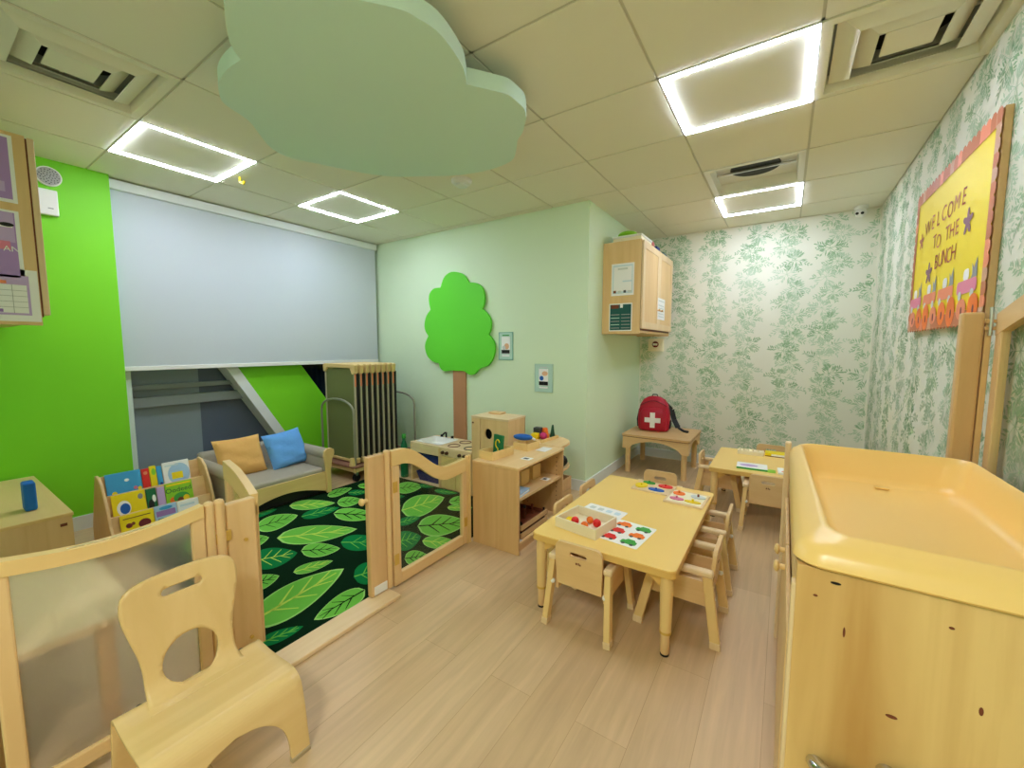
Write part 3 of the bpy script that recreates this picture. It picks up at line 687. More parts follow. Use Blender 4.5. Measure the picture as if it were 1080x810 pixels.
for y in (2.388, 3.16):
    b = MB(); pts = [(-3.93, y, .14), (-3.93, y, .66)] + [(-3.665 - .265 * cos(a), y, .66 + .13 * sin(a) ** .8) for a in [pi * k / 12 for k in range(1, 12)]] + [(-3.40, y, .66), (-3.40, y, .14)]
    b.tube(pts, .011, 10); b.build('tube_end', 'tube', t)
for x in (-3.9, -3.41):
    for y in (2.40, 3.12):
        b = MB(); b.cyl((x - .015, y, .036), (x + .015, y, .036), .036, n=16); c = b.build('caster', 'black', t)
        b = MB(); b.box(x - .02, x + .02, y - .012, y + .012, .06, .10); b.cyl((x, y, .035), (x, y, .07), .012, n=8, mat=0); b.build('caster_fork', 'metal', c, weld=False)
b = MB(); b.cyl((-3.41, 2.362, .16), (-3.41, 2.362, .235), .03, .02, n=12); b.build('corner_bumper', 'cot_end', t)
# ------------------------------------------------------------------ toy kitchen
def cabinet_shell(t, x0, x1, y0, y1, z1, m='maple_z', mt='pale_x', w=.018):
    for a in ((x0, x0 + w), (x1 - w, x1)):
        b = MB(); b.box(a[0], a[1], y0, y1, .0, z1 - w); b.build('side_panel', m, t, bev=.002)
    b = MB(); b.box(x0, x1, y1 - .01, y1, .02, z1 - w); b.build('back_panel', m, t)
    return t
KY0, KY1, KZ = 2.70, 3.06, .39
t = thing('toy_sink', 'wooden play sink with white basin and blue bins underneath', 'play sink', (-2.78, 2.88, 0))
cabinet_shell(t, -2.975, -2.59, KY0, KY1, KZ)
b = MB(); b.plate(rrect(-2.975, -2.59, KY0, KY1, .004), 'z', KZ - .018, KZ, holes=[rrect(-2.94, -2.63, KY0 + .05, KY1 - .06, .03)]); b.build('top', 'pale_x', t)
b = MB(); R1 = lambda i, z: [(x, y, z) for x, y in rrect(-2.945 + i, -2.625 - i, KY0 + .045 + i, KY1 - .055 - i, .03)]
b.rings([R1(-.008, KZ + .004), R1(.012, KZ + .005), R1(.02, KZ - .05), R1(.05, KZ - .06)], cap0=False); b.build('basin', 'white', t)
b = MB(); b.tube([(-2.80, KY1 - .04, KZ), (-2.80, KY1 - .04, KZ + .05), (-2.78, KY1 - .08, KZ + .06), (-2.77, KY1 - .13, KZ + .045)], .009, 8); b.build('tap', 'black', t)
for dx in (-.06, .08):
    b = MB(); b.cyl((-2.80 + dx, KY1 - .04, KZ), (-2.80 + dx, KY1 - .04, KZ + .025), .014, n=10); b.build('tap_knob', 'black', t)
b = MB(); b.box(-2.957, -2.608, KY0, KY0 + .015, KZ - .09, KZ - .018); b.build('front_rail', 'pale_x', t)
for z in (.0, .18):
    b = MB(); b.box(-2.957, -2.608, KY0 + .002, KY1 - .01, z + .0, z + .016); b.build('shelf', 'pale_x', t)
for k, (z, lb) in enumerate(((.197, 'blue plastic bin on the upper shelf of the play sink'), (.017, 'blue plastic bin on the bottom shelf of the play sink'))):
    b = MB(); Q = lambda i, zz: [(x, y, zz) for x, y in rrect(-2.93 + i, -2.63 - i, KY0 + .02 + i, KY1 - .05 - i, .02)]
    b.rings([Q(.02, z), Q(.0, z + .085), Q(.006, z + .085), Q(.025, z + .01)]); tag(b.build('storage_bin', 'navyblue', loc=(-2.78, 2.88, z)), lb, 'bin', 'blue bins in the play sink')
t = thing('toy_stove', 'wooden play stove with dark knobs and drawn burners between sink and fridge', 'play stove', (-2.4, 2.88, 0))
cabinet_shell(t, -2.585, -2.215, KY0, KY1, KZ)
b = MB(); b.box(-2.585, -2.215, KY0, KY1, KZ - .018, KZ); b.build('top', 'pale_x', t, bev=.002)
for x in (-2.50, -2.31):
    for y in (2.80, 2.96):
        b = MB(); b.tube([(x + .055 * cos(2 * pi * k / 20), y + .055 * sin(2 * pi * k / 20), KZ + .003) for k in range(20)], .004, 6, closed=True); b.build('burner_ring', 'brown' if (x < -2.4) else 'darkgrey', t)
b = MB(); b.box(-2.567, -2.233, KY0 - .001, KY0 + .015, KZ - .075, KZ - .018); b.build('control_panel', 'pale_x', t)
for x in (-2.545, -2.495, -2.345, -2.29):
    b = MB(); b.cyl((x, KY0 - .001, KZ - .045), (x, KY0 - .022, KZ - .045), .016, .013, n=14); b.build('knob', mat('knob_brown', (70, 36, 22), .5) if x < -2.54 else M['knobb'], t) if x < -2.54 and not M.__setitem__('knobb', mat('knob_brown', (70, 36, 22), .5)) else b.build('knob', 'knobb', t)
for x0, x1, hx in ((-2.566, -2.402, -2.415), (-2.398, -2.234, -2.385)):
    b = MB(); b.box(x0, x1, KY0 - .002, KY0 + .014, .012, KZ - .08); d = b.build('oven_door', 'yellow_z', t, bev=.002)
    b = MB(); b.tube([(hx, KY0, .17), (hx, KY0 - .018, .175), (hx, KY0 - .018, .215), (hx, KY0, .22)], .005, 8); b.build('handle', 'brown', d)
t = thing('toy_fridge', 'taller wooden play fridge with round finger hole beside the play stove', 'play fridge', (-2.02, 2.84, 0))
FXa, FXb, FY0, FY1, FZ = -2.212, -1.832, 2.70, 2.965, .715
for a in ((FXa, FXa + .016), (FXb - .016, FXb)):
    b = MB(); b.box(a[0], a[1], FY0 + .016, FY1, 0, FZ - .016); b.build('side_panel', 'maple_z', t, bev=.002)
b = MB(); b.box(FXa - .003, FXb + .003, FY0, FY1 + .002, FZ - .016, FZ); b.build('top', 'pale_x', t, bev=.002)
b = MB(); b.box(FXa, FXb, FY1 - .01, FY1, 0, FZ - .016); b.box(FXa, FXb, FY0 + .02, FY1, 0, .02); b.build('back_panel', 'maple_z', t, weld=False)
b = MB(); b.box(FXa + .002, -2.118, FY0, FY0 + .015, .012, FZ - .018); b.build('door', 'maple_z', t, bev=.002)
b = MB(); b.plate([(-2.112, .012), (FXb, .012), (FXb, FZ - .018), (-2.112, FZ - .018)], 'y', FY0, FY0 + .015, holes=[ell(-2.03, .575, .038, .045)]); b.build('door', 'maple_z', t)
b = MB(); b.box(FXa + .016, FXb - .016, FY0 + .05, FY0 + .055, .02, FZ - .02); b.build('inner_panel', 'black', t)
b = MB(); b.box(-2.20, -2.185, FY0 - .006, FY0, .652, .664); b.build('door_pull', 'brown', t)
t = MB(); t.box(-2.15, -2.02, 2.86, 2.95, FZ, FZ + .018); tag(t.build('wooden_board', 'maple_x', loc=(-2.08, 2.9, FZ), bev=.006), 'flat wooden block lying on the play fridge', 'block')
t = thing('plastic_bottle', 'green plastic bottle at the end of the play sink', 'bottle', (-3.13, 2.76, 0))
b = MB(); b.lathe([(.034, 0), (.038, .02), (.038, .28), (.03, .33), (.016, .37), (.016, .40)], (-3.13, 2.76, 0)); b.build('bottle', 'deepgreen', t)
b = MB(); b.lathe([(.02, .395), (.02, .43), (.016, .435)], (-3.13, 2.76, 0)); b.build('cap', 'green', t)

# ------------------------------------------------------------------ toy shelf
HX0, HX1, HY0, HY1, HZ = -1.682, -1.322, 2.062, 2.682, .56
t = thing('toy_shelf', 'low open maple toy shelf at the end of the divider', 'shelf unit', (-1.5, 2.37, 0))
b = MB(); b.box(HX0, HX1 + .006, HY0 - .004, HY1, HZ - .018, HZ); b.build('top', 'maple_y', t, bev=.004)
for y in (HY0, HY1 - .018):
    b = MB(); b.box(HX0, HX1, y, y + .018, 0, HZ - .018); b.build('side_panel', 'tan_z', t, bev=.002)
b = MB(); b.box(HX0, HX0 + .012, HY0 + .018, HY1 - .018, .03, HZ - .018); b.build('back_panel', 'tan_y', t)
for z in (.045, .335):
    b = MB(); b.box(HX0 + .012, HX1 - .012, HY0 + .018, HY1 - .018, z, z + .018); b.build('shelf', 'maple_y', t, bev=.002)
b = MB(); b.box(HX1 - .04, HX1 - .025, HY0 + .018, HY1 - .018, 0, .045); b.build('kick_board', 'tan_y', t)
for y in (HY0 + .0185, HY1 - .0205):
    for x in (-1.37, -1.62):
        b = MB()
        for z in [.10 + .032 * k for k in range(13)]: b.cyl((x, y, z), (x, y + .002, z), .004, n=8)
        b.build('peg_hole_row', 'brown', t, weld=False)
for a in ((-1.43, -1.36, 2.25, 2.31, HZ), (-1.46, -1.38, 2.50, 2.62, HZ), (-1.42, -1.36, 2.50, 2.56, .353), (-1.40, -1.345, 2.10, 2.15, .063), (-1.43, -1.37, 2.46, 2.54, .063)):
    b = MB(); b.box(*a[:4], a[4], a[4] + .0012); d = b.build('sticker', 'white_paper', t)
    if a[0] in (-1.43, -1.40) and a[2] < 2.3 or a[4] == .353:
        c = MB(); c.box(a[0] + .015, a[1] - .02, a[2] + .012, a[3] - .02, a[4] + .0012, a[4] + .002); c.build('printed_mark', 'darkgrey', d)
def opentray(name, lb, cx, cy, z, w, d, h, rz, m='maple_x', th=.008, cat='tray', group=None, low=None):
    t = thing(name, lb, cat, (cx, cy, z), rz, group)
    b = MB(); b.box(-w / 2, w / 2, -d / 2, d / 2, 0, th); b.build('tray_base', m, t, local=True)
    for a in ((-w / 2, w / 2, -d / 2, -d / 2 + th), (-w / 2, w / 2, d / 2 - th, d / 2), (-w / 2, -w / 2 + th, -d / 2 + th, d / 2 - th), (w / 2 - th, w / 2, -d / 2 + th, d / 2 - th)):
        b = MB(); b.box(*a, th, h); b.build('tray_wall', m, t, local=True, bev=.0015)
    return t
opentray('wooden_tray', 'small wooden tray on the toy shelf holding a green letter board', -1.60, 2.22, HZ, .12, .22, .055, -.1, 'yellow_x')
t = thing('letter_board', 'small dark green board with a yellow curl standing in a wooden tray', 'letter board', (-1.60, 2.21, HZ + .009), -.25)
mx = Matrix.Translation((0, .02, .001)) @ Matrix.Rotation(R(-5), 4, 'X')
b = MB(); b.hexa([mx @ Vector(p) for p in [(-.045, -.01, 0), (.045, -.01, 0), (.045, .01, 0), (-.045, .01, 0), (-.045, -.01, .135), (.045, -.01, .135), (.045, .01, .135), (-.045, .01, .135)]]); b.build('board', 'deepgreen', t, local=True, bev=.003)
b = MB(); b.tube([mx @ Vector((.02 * cos(a) * (1 if a < 4 else .8) + .004, -.013, .075 + .028 * sin(a))) for a in [R(20 + 22 * k) for k in range(13)]] + [mx @ Vector((.01, -.013, .03))], .004, 6); b.build('curl_mark', 'yellow', t, local=True)
opentray('wooden_tray', 'small wooden tray on the toy shelf holding a blue roll', -1.545, 2.52, HZ, .13, .15, .05, -.1, 'yellow_x')
t = thing('toy_roll', 'blue plush roll resting across a small wooden tray', 'toy', (-1.575, 2.52, HZ + .055), .2)
b = MB(); b.ball((0, 0, .024), (.078, .03, .024), 8); b.build('body', 'blue', t, local=True)
b = MB(); b.cyl((.072, 0, .02), (.092, 0, .012), .009, n=10); b.build('tip', 'white', t, local=True)
# inside the shelf
for k, (x, y, lb) in enumerate(((-1.50, 2.36, 'square wooden block on the upper shelf beside the dark box'), (-1.50, 2.52, 'square wooden block on the upper shelf against the end panel'))):
    b = MB(); b.box(x - .045, x + .045, y - .055, y + .055, .353, .353 + .10); tag(b.build('wooden_block', 'yellow_y', loc=(x, y, .353), bev=.004), lb, 'block', 'wooden blocks on the toy shelf')
b = MB(); b.box(-1.64, -1.52, 2.10, 2.27, .353, .46); tag(b.build('dark_box', 'black', loc=(-1.58, 2.18, .353), bev=.006), 'dark box at the back of the upper toy shelf', 'box')
t = thing('picture_book', 'pale blue picture book lying on the upper toy shelf', 'book', (-1.42, 2.17, .353), .1)
b = MB(); b.box(-.07, .07, -.085, .085, 0, .004); b.box(-.07, .07, -.085, .085, .016, .02); b.build('cover', 'skypale', t, local=True, weld=False)
b = MB(); b.box(-.066, .066, -.08, .08, .004, .016); b.build('pages', 'white_paper', t, local=True)
for k, (z, lb) in enumerate(((.063, 'lower of two stacked dark wooden trays on the bottom toy shelf'), (.115, 'upper of two stacked dark trays, with pegs, on the bottom toy shelf'))):
    t = opentray('stacking_tray', lb, -1.48, 2.32, z, .25, .34, .03, 0, 'brown', group='stacked trays on the toy shelf')
    b = MB(); b.box(.118, .128, -.172, .172, .006, .036); b.build('front_edge', 'tan_y', t, local=True)
    for x in (-.11, .11):
        for y in (-.15, .15):
            b = MB(); b.cyl((x, y, .008), (x, y, .052), .008, n=8); b.build('corner_peg', 'black', t, local=True)
for k in range(5):
    b = MB(); x, y = -1.44 - .03 * (k % 2), 2.22 + .052 * k; b.cyl((x, y, .1245), (x, y, .175), .009, .006, n=10); b.ball((x, y, .182), .011, 6)
    tag(b.build('toy_peg', 'darkgrey' if k % 2 else 'brown', loc=(x, y, .1245), weld=False), 'small dark peg standing in the upper stacked tray', 'peg', 'pegs in the stacked tray')
# end cap shelf
t = thing('corner_shelf', 'rounded maple end shelf against the toy shelf near the pale wall', 'shelf unit', (-1.53, 2.85, 0))
oc = [(-1.69, 2.688), (-1.352, 2.688), (-1.352, 2.80)] + [(-1.352 - .21 * (1 - cos(a)), 2.80 + .21 * sin(a)) for a in [R(15 * k) for k in range(1, 7)]] + [(-1.69, 3.01)]
for z0, nm in ((HZ - .018, 'top'), (.36, 'shelf'), (.06, 'shelf')):
    b = MB(); b.plate(oc, 'z', z0, z0 + .018); b.build(nm, 'maple_y', t, bev=.002)
b = MB(); b.box(-1.69, -1.36, 2.688, 2.704, 0, HZ - .018); b.build('side_panel', 'tan_z', t)
b = MB(); b.box(-1.69, -1.674, 2.704, 3.01, 0, HZ - .018); b.build('back_panel', 'tan_z', t)
for x in (-1.37,):
    b = MB(); b.box(x - .012, x + .012, 2.705, 2.73, .0, HZ - .018); b.build('corner_post', 'tan_z', t)
b = MB(); b.ball((-1.40, 2.80, .378 + .045), (.05, .045, .045), 8); tag(b.build('dark_ball', 'black', loc=(-1.40, 2.8, .378)), 'dark ball on the rounded end shelf', 'ball')
for z in (.078,):
    for k in range(2):
        t2 = opentray('wooden_crate', ('bottom' if k == 0 else 'top') + ' wooden crate of two stacked in the rounded end shelf', -1.46, 2.83, z + .10 * k, .17, .20, .095, 0, 'tan_x', group='crates in the end shelf')
opentray('toy_tray', 'shallow wooden tray of colourful toys on the rounded end shelf', -1.60, 2.85, HZ, .16, .24, .022, -.1, 'yellow_x')
tz = HZ + .009
def toy(b, m, x, y, lb, cat='toy'): tag(b.build('plastic_toy', m, loc=(x, y, tz), bev=.003), lb, cat, 'toys in the shallow tray')
b = MB(); b.box(-1.645, -1.595, 2.75, 2.80, tz, tz + .05); toy(b, 'yellow', -1.62, 2.775, 'yellow toy block in the shallow tray')
b = MB(); b.ball((-1.56, 2.80, tz + .03), .03, 7); toy(b, 'magenta', -1.56, 2.80, 'round magenta toy in the shallow tray')
b = MB(); b.box(-1.66, -1.60, 2.81, 2.86, tz, tz + .085); toy(b, 'darkgrey', -1.63, 2.83, 'dark toy block behind the yellow one in the shallow tray')
b = MB(); b.cyl((-1.585, 2.87, tz), (-1.585, 2.87, tz + .08), .036, .02, n=14); toy(b, 'orange', -1.585, 2.87, 'orange cone shaped toy in the shallow tray')
b = MB(); b.hexa([(-1.56, 2.90, tz), (-1.535, 2.90, tz), (-1.535, 2.95, tz), (-1.56, 2.95, tz), (-1.55, 2.92, tz + .10), (-1.54, 2.92, tz + .10), (-1.54, 2.935, tz + .10), (-1.55, 2.935, tz + .10)]); toy(b, 'dkgreen', -1.547, 2.925, 'dark green wedge toy in the shallow tray')
b = MB(); b.cyl((-1.64, 2.91, tz), (-1.64, 2.91, tz + .045), .03, n=16); toy(b, 'red', -1.64, 2.91, 'red disc toy in the shallow tray')

# ------------------------------------------------------------------ tables
def table(lb, x0, x1, y0, y1, h):
    t = thing('childrens_table', lb, 'table', ((x0 + x1) / 2, (y0 + y1) / 2, 0), group='yellow topped tables')
    b = MB(); b.plate(rrect(x0, x1, y0, y1, .03), 'z', h - .032, h - .004, mat=0, side_mat=0); b.build('edge_band', 'lam_edge', t)
    b = MB(); b.plate(rrect(x0 + .002, x1 - .002, y0 + .002, y1 - .002, .03), 'z', h - .004, h); b.build('tabletop', 'laminate', t)
    i = .04
    for x in (x0 + i, x1 - i):
        for y in (y0 + i, y1 - i):
            b = MB(); b.lathe([(.026, h - .032), (.026, h - .07), (.027, h - .08), (.0235, .10)][::-1], (x, y, 0), 18); l = b.build('leg', 'yellow_z', t)
            b = MB(); b.lathe([(.015, .006), (.018, .012), (.0195, .10)], (x, y, 0), 16); b.build('leg_insert', 'maple_z', l)
            b = MB(); b.cyl((x, y, 0), (x, y, .008), .018, n=14); b.build('glide', 'black', l)
            b = MB(); b.cyl((x, y, .10), (x, y, .11), .0245, n=16); b.build('collar', 'brass', l)
            sx, sy = (1 if x < (x0 + x1) / 2 else -1), (1 if y < (y0 + y1) / 2 else -1)
            b = MB()
            b.plate([(x + sx * .02, h - .033), (x + sx * .10, h - .033), (x + sx * .02, h - .09)], 'y', y - .012, y + .012)
            b.plate([(y + sy * .02, h - .033), (y + sy * .10, h - .033), (y + sy * .02, h - .09)], 'x', x - .012, x + .012)
            b.build('bracket', 'lam_edge', l, weld=False)
    return t
TH = .39
table('yellow topped low table with a toy tray and puzzles on it', -1.0, -.322, 1.675, 2.775, TH)
table('yellow topped low table by the wallpaper wall with flat books on it', -.442, .33, 3.375, 4.13, TH)

# ------------------------------------------------------------------ toddler chairs
def make_chair():
    t = thing('toddler_chair', '', 'chair', (0, 0, 0), 0, 'cube chairs around the yellow tables')
    for s in (-1, 1):
        for (yf, yt) in ((-.17, -.125), (.165, .10)):
            b = MB(); b.bar((s * .152, yf, 0.012), (s * .135, yt, .305), .028, .04, (0, 1, 0)); l = b.build('leg', 'yellow_z', t, local=True, bev=.004)
            b = MB(); b.bar((s * .1535, yf - .001 * (1 if yf > 0 else -1), 0.0), (s * .151, yf * .965 + yt * .035, .032), .032, .044, (0, 1, 0)); b.build('foot', 'pale_z', l, local=True, bev=.003)
        b = MB(); b.box(s * .135 - .02, s * .135 + .02, -.150, .125, .305, .332); b.build('armrest', 'pale_y', t, local=True, bev=.009, seg=3)
        b = MB(); b.plate([(-.125, .16), (.115, .16), (.098, .27), (-.118, .27)], 'x', s * .118 - .007, s * .118 + .007); b.build('side_panel', 'maple_y', t, local=True)
        b = MB(); b.ball((s * .128, -.150, .205), .012, 6); b.build('bolt_cap', 'white', t, local=True)
    b = MB(); b.box(-.115, .115, -.12, .135, .185, .200); b.build('seat', 'maple_y', t, local=True, bev=.004)
    b = MB()
    tilt = Matrix.Translation((0, -.135, .2)) @ Matrix.Rotation(R(4), 4, 'X')
    ol = [(-.108, .0), (.108, .0), (.114, .12)] + [(.114 - .03 * (1 - cos(a)), .175 + .037 * sin(a)) for a in [R(15 * k) for k in range(7)]] + [(-.114 + .03 * (1 - cos(a)), .175 + .037 * sin(a)) for a in [R(90 - 15 * k) for k in range(7)]] + [(-.114, .12)]
    slot = [(.03 + .012 * cos(a), .160 + .012 * sin(a)) for a in [R(-90 + 30 * k) for k in range(7)]] + [(-.03 + .012 * cos(a), .160 + .012 * sin(a)) for a in [R(90 + 30 * k) for k in range(7)]]
    b.plate(ol, 'y', -.008, .008, holes=[slot]); b.v = [tilt @ v for v in b.v]; p = b.build('backrest', 'maple_x', t, local=True, label='backrest with a slot handle')
    b = MB(); b.box(-.012, -.004, -.0092, -.0082, .118, .128); b.box(.0, .005, -.0092, -.0082, .118, .130); b.box(.007, .013, -.0092, -.0082, .117, .125); b.v = [tilt @ v for v in b.v]; b.build('printed_mark', 'brown', p, local=True, weld=False)
    return t
ch = make_chair()
CH = [((-.73, 1.79), 0, 'pale wooden toddler chair under the near table end, slotted back towards us'),
      ((-.357, 2.022), 90, 'pale wooden toddler chair tucked under the long table side, next to the table corner leg'),
      ((-.357, 2.49), 90, 'pale wooden toddler chair under the long table side, beside the round and striped puzzle'),
      ((-.895, 2.12), -90, 'pale wooden toddler chair between the yellow table and the toy shelf'),
      ((-.895, 2.475), -90, 'pale wooden toddler chair on the pale wall side of the table, farther from the tray'),
      ((-.70, 2.835), 180, 'pale wooden toddler chair at the far table end, facing the camera'),
      ((-.05, 3.43), 0, 'pale wooden toddler chair with broad back turned to us at the table by the wallpaper'),
      ((-.40, 3.76), -90, 'pale wooden toddler chair at the short side of the table by the wallpaper'),
      ((-.06, 4.215), 180, 'pale wooden toddler chair between the far table and the leaf wallpaper')]
for k, (p, rz, lb) in enumerate(CH):
    if k == 0: ch.location = (*p, 0); ch.rotation_euler = (0, 0, R(rz)); ch['label'] = lb
    else: dup(ch, (*p, 0), R(rz), lb)

# ------------------------------------------------------------------ things on the near table
t = opentray('toy_tray', 'pale square wooden tray with bright balls on the yellow table', -.80, 1.885, TH, .235, .205, .052, -.16, 'white_ply')
def intray(u, v): c, s_ = cos(-.16), sin(-.16); return (-.80 + u * c - v * s_, 1.885 + u * s_ + v * c)
G = 'bright toys in the table tray'
for (u, v, r, m, lb) in ((-.045, -.03, .020, 'red', 'red ball at the near side of the table tray'), (.055, .015, .021, 'red', 'red ball at the far corner of the table tray'), (.02, -.045, .019, 'orange', 'orange ball in the table tray'),
                         (.005, .03, .018, 'orange', 'orange ball in the middle of the table tray'), (-.005, -.072, .015, 'lime', 'lime green ball against the near tray wall')):
    x, y = intray(u, v); b = MB(); b.ball((x, y, TH + .008 + r), r, 8); tag(b.build('toy_ball', m, loc=(x, y, TH + .008)), lb, 'ball', G)
x, y = intray(-.085, -.03); b = MB(); b.box(x - .015, x + .015, y - .05, y + .03, TH + .0085, TH + .026); tag(b.build('toy_block', 'yellow', loc=(x, y, TH + .0085), bev=.003), 'yellow block lying in the table tray', 'block', G)
x, y = intray(.05, -.065); b = MB(); b.box(x - .03, x + .03, y - .012, y + .012, TH + .0085, TH + .024); tag(b.build('toy_block', 'orange', loc=(x, y, TH + .0085), bev=.003), 'flat orange block lying in the table tray', 'block', G)
def card(name, lb, cx, cy, w, d, rz, m='white_paper', h=.0015, z=TH, cat='card', bev=0.0):
    t = thing(name, lb, cat, (cx, cy, z), rz); b = MB(); b.plate(rrect(-w / 2, w / 2, -d / 2, d / 2, .008), 'z', 0, h); b.build('sheet' if h < .004 else 'board', m, t, local=True); return t
t = card('picture_card', 'white picture card printed with six coloured vehicles', -.60, 1.925, .20, .26, -.10)
for k, (u, v, m) in enumerate(((-.05, .085, 'orange'), (.05, .085, 'green'), (-.05, .0, 'red'), (.05, .0, 'orange'), (-.055, -.085, 'red'), (.045, -.085, 'green'))):
    b = MB(); b.plate(rrect(u - .037, u + .037, v - .022, v + .014, .008), 'z', .0015, .002, 0); b.plate([(u - .022, v + .014), (u + .028, v + .014), (u + .018, v + .03), (u - .014, v + .03)], 'z', .0015, .002, 0)
    for du in (-.02, .02): b.plate(ell(u + du, v - .022, .009, .009, 14), 'z', .0015, .0024, 1)
    b.build('printed_vehicle', [m, 'darkgrey'], t, local=True, weld=False)
t = card('picture_card', 'white card with faint grey pictures behind the table tray', -.795, 2.105, .23, .15, -.12)
for u in (-.075, -.025, .025, .075):
    b = MB(); b.plate(rrect(u - .016, u + .016, .01, .045, .006), 'z', .0015, .002); b.plate(rrect(u - .016, u + .016, -.05, -.015, .006), 'z', .0015, .002); b.build('printed_picture', 'paleblue' if u > 0 else 'greypaper', t, local=True, weld=False)
t = card('wooden_puzzle', 'wooden puzzle board with yellow, green, red and blue pieces at the far table end', -.66, 2.65, .235, .19, -.06, 'pale_x', .010, cat='puzzle')
for (u, v, rx, ry, m) in ((-.075, -.015, .038, .05, 'yellow'), (-.05, .06, .04, .022, 'green'), (.06, .045, .045, .03, 'red'), (.03, -.05, .05, .024, 'blue')):
    b = MB(); b.plate(ell(u, v, rx, ry, 18), 'z', .010, .016); p = b.build('puzzle_piece', m, t, local=True); b = MB(); b.cyl((u, v, .016), (u, v, .026), .006, n=8); b.build('knob', m, p, local=True)
t = card('wooden_puzzle', 'wooden puzzle board with pale picture pieces and small knobs at the table edge', -.445, 2.56, .215, .235, -.04, 'pale_x', .010, cat='puzzle')
b = MB(); b.plate(rrect(-.095, .095, -.10, .10, .006), 'z', .010, .0106); b.build('printed_sheet', 'cream', t, local=True)
for (u, v, rx, ry, m) in ((-.055, .05, .035, .03, 'orange'), (.055, .045, .042, .028, 'greypaper'), (-.045, -.05, .04, .022, 'pink'), (.045, -.055, .045, .018, 'yellow')):
    b = MB(); b.plate(ell(u, v, rx, ry, 18), 'z', .0106, .016); p = b.build('puzzle_piece', m, t, local=True); b = MB(); b.cyl((u, v, .016), (u, v, .03), .006, n=8); b.build('knob', 'brown' if m == 'greypaper' else m, p, local=True)
# things on the far table
t = card('flat_book', 'flat white book with a lilac oval on the far yellow table', -.165, 3.545, .20, .16, .05, 'white_paper', .012, cat='book')
b = MB(); b.plate(ell(-.02, 0, .06, .035), 'z', .012, .0126); b.build('printed_drawing', 'lilac', t, local=True)
b = MB(); b.box(-.1, .1, -.084, -.08, 0, .013); b.build('spine', 'green', t, local=True)
t = card('yellow_note', 'little yellow green square note between the two flat books', -.04, 3.50, .055, .08, .05, 'lime', .003, cat='note')
t = card('flat_book', 'flat white book with a salmon mark near the changing station', .07, 3.525, .14, .15, .05, 'white_paper', .012, cat='book')
b = MB(); b.plate(ell(-.02, -.03, .03, .02), 'z', .012, .0126); b.build('printed_mark', 'salmon', t, local=True)
t = opentray('white_tray', 'shallow white tray with blank pieces on the far yellow table', -.20, 3.99, TH, .19, .10, .03, 0, 'cream')
for k in range(5): b = MB(); u = -.27 + .035 * k; b.box(u - .012, u + .012, 3.965, 4.01, TH + .0085, TH + .032); tag(b.build('wooden_piece', 'cream', loc=(u, 3.99, TH + .0085), bev=.004), 'cream wooden piece standing in the shallow white tray', 'block', 'pieces in the white tray')
t = card('board_game', 'yellow and red flat box with a white band on the far yellow table', 0.0, 4.03, .19, .10, 0, 'sunflower', .028, cat='box')
b = MB(); b.box(-.05, .08, -.053, -.049, .006, .022); b.build('front_band', 'white_paper', t, local=True)
b = MB(); b.box(-.094, .094, -.052, -.0495, .0, .006); b.build('red_edge', 'maroon', t, local=True)

# ------------------------------------------------------------------ backpack table
t = thing('arched_table', 'small wooden table with arched aprons in the alcove corner under the red backpack', 'table', (-1.04, 4.45, 0))
ax0, ax1, ay0, ay1, az = -1.372, -.71, 4.125, 4.78, .405
b = MB(); b.plate(rrect(ax0, ax1, ay0, ay1, .02), 'z', az - .02, az); b.build('tabletop', 'tan_x', t)
b = MB(); b.plate(rrect(ax0 + .002, ax1 - .002, ay0 + .002, ay1 - .002, .02), 'z', az - .026, az - .02); b.build('edge_band', 'brown', t)
def apron(u0, u1): 
    n = 14; return [(u0, az - .026), (u0, az - .15), (u0 + .06, az - .15)] + [(u0 + .06 + (u1 - u0 - .12) * k / n, az - .15 + .095 * sin(pi * k / n) ** .6) for k in range(1, n)] + [(u1 - .06, az - .15), (u1, az - .15), (u1, az - .026)]
for y in (ay0 + .012, ay1 - .03): b = MB(); b.plate(apron(ax0 + .01, ax1 - .01), 'y', y, y + .018); b.build('apron', 'maple_x', t)
for x in (ax0 + .012, ax1 - .03): b = MB(); b.plate(apron(ay0 + .031, ay1 - .031), 'x', x, x + .018); b.build('apron', 'maple_y', t)
for x in (ax0 + .055, ax1 - .055):
    for y in (ay0 + .058, ay1 - .058): b = MB(); b.lathe([(.027, 0), (.027, az - .15), (.032, az - .145), (.032, az - .028)], (x, y, 0), 18); b.build('leg', 'maple_z', t)
# red backpack
t = thing('backpack', 'red backpack with a white cross standing on the small arched table', 'backpack', (-1.14, 4.49, az + .0005), R(6))
def sq(w, d, z, n=20, e=.55, yo=0):
    o = []
    for k in range(n):
        a = 2 * pi * k / n; c, s_ = cos(a), sin(a); o.append((w * abs(c) ** e * (1 if c >= 0 else -1), yo + d * abs(s_) ** e * (1 if s_ >= 0 else -1), z))
    return o
b = MB(); b.rings([sq(.14, .06, .003), sq(.158, .075, .02), sq(.165, .08, .10), sq(.160, .078, .20), sq(.143, .07, .28), sq(.11, .056, .335), (sq(.06, .034, .364)), sq(.02, .012, .37)]); b.build('body', 'crimson', t, local=True)
b = MB(); b.rings([sq(.125, .03, .012, yo=-.07), sq(.135, .042, .04, yo=-.07), sq(.132, .042, .19, yo=-.07), sq(.11, .032, .235, yo=-.068), sq(.06, .015, .25, yo=-.066)]); p = b.build('front_pocket', 'crimson', t, local=True)
b = MB(); b.plate([(-.025, .045), (.025, .045), (.025, .10), (.08, .10), (.08, .15), (.025, .15), (.025, .205), (-.025, .205), (-.025, .15), (-.08, .15), (-.08, .10), (-.025, .10)], 'y', -.1155, -.105); b.build('cross', 'white_paper', p, local=True, label='white cross')
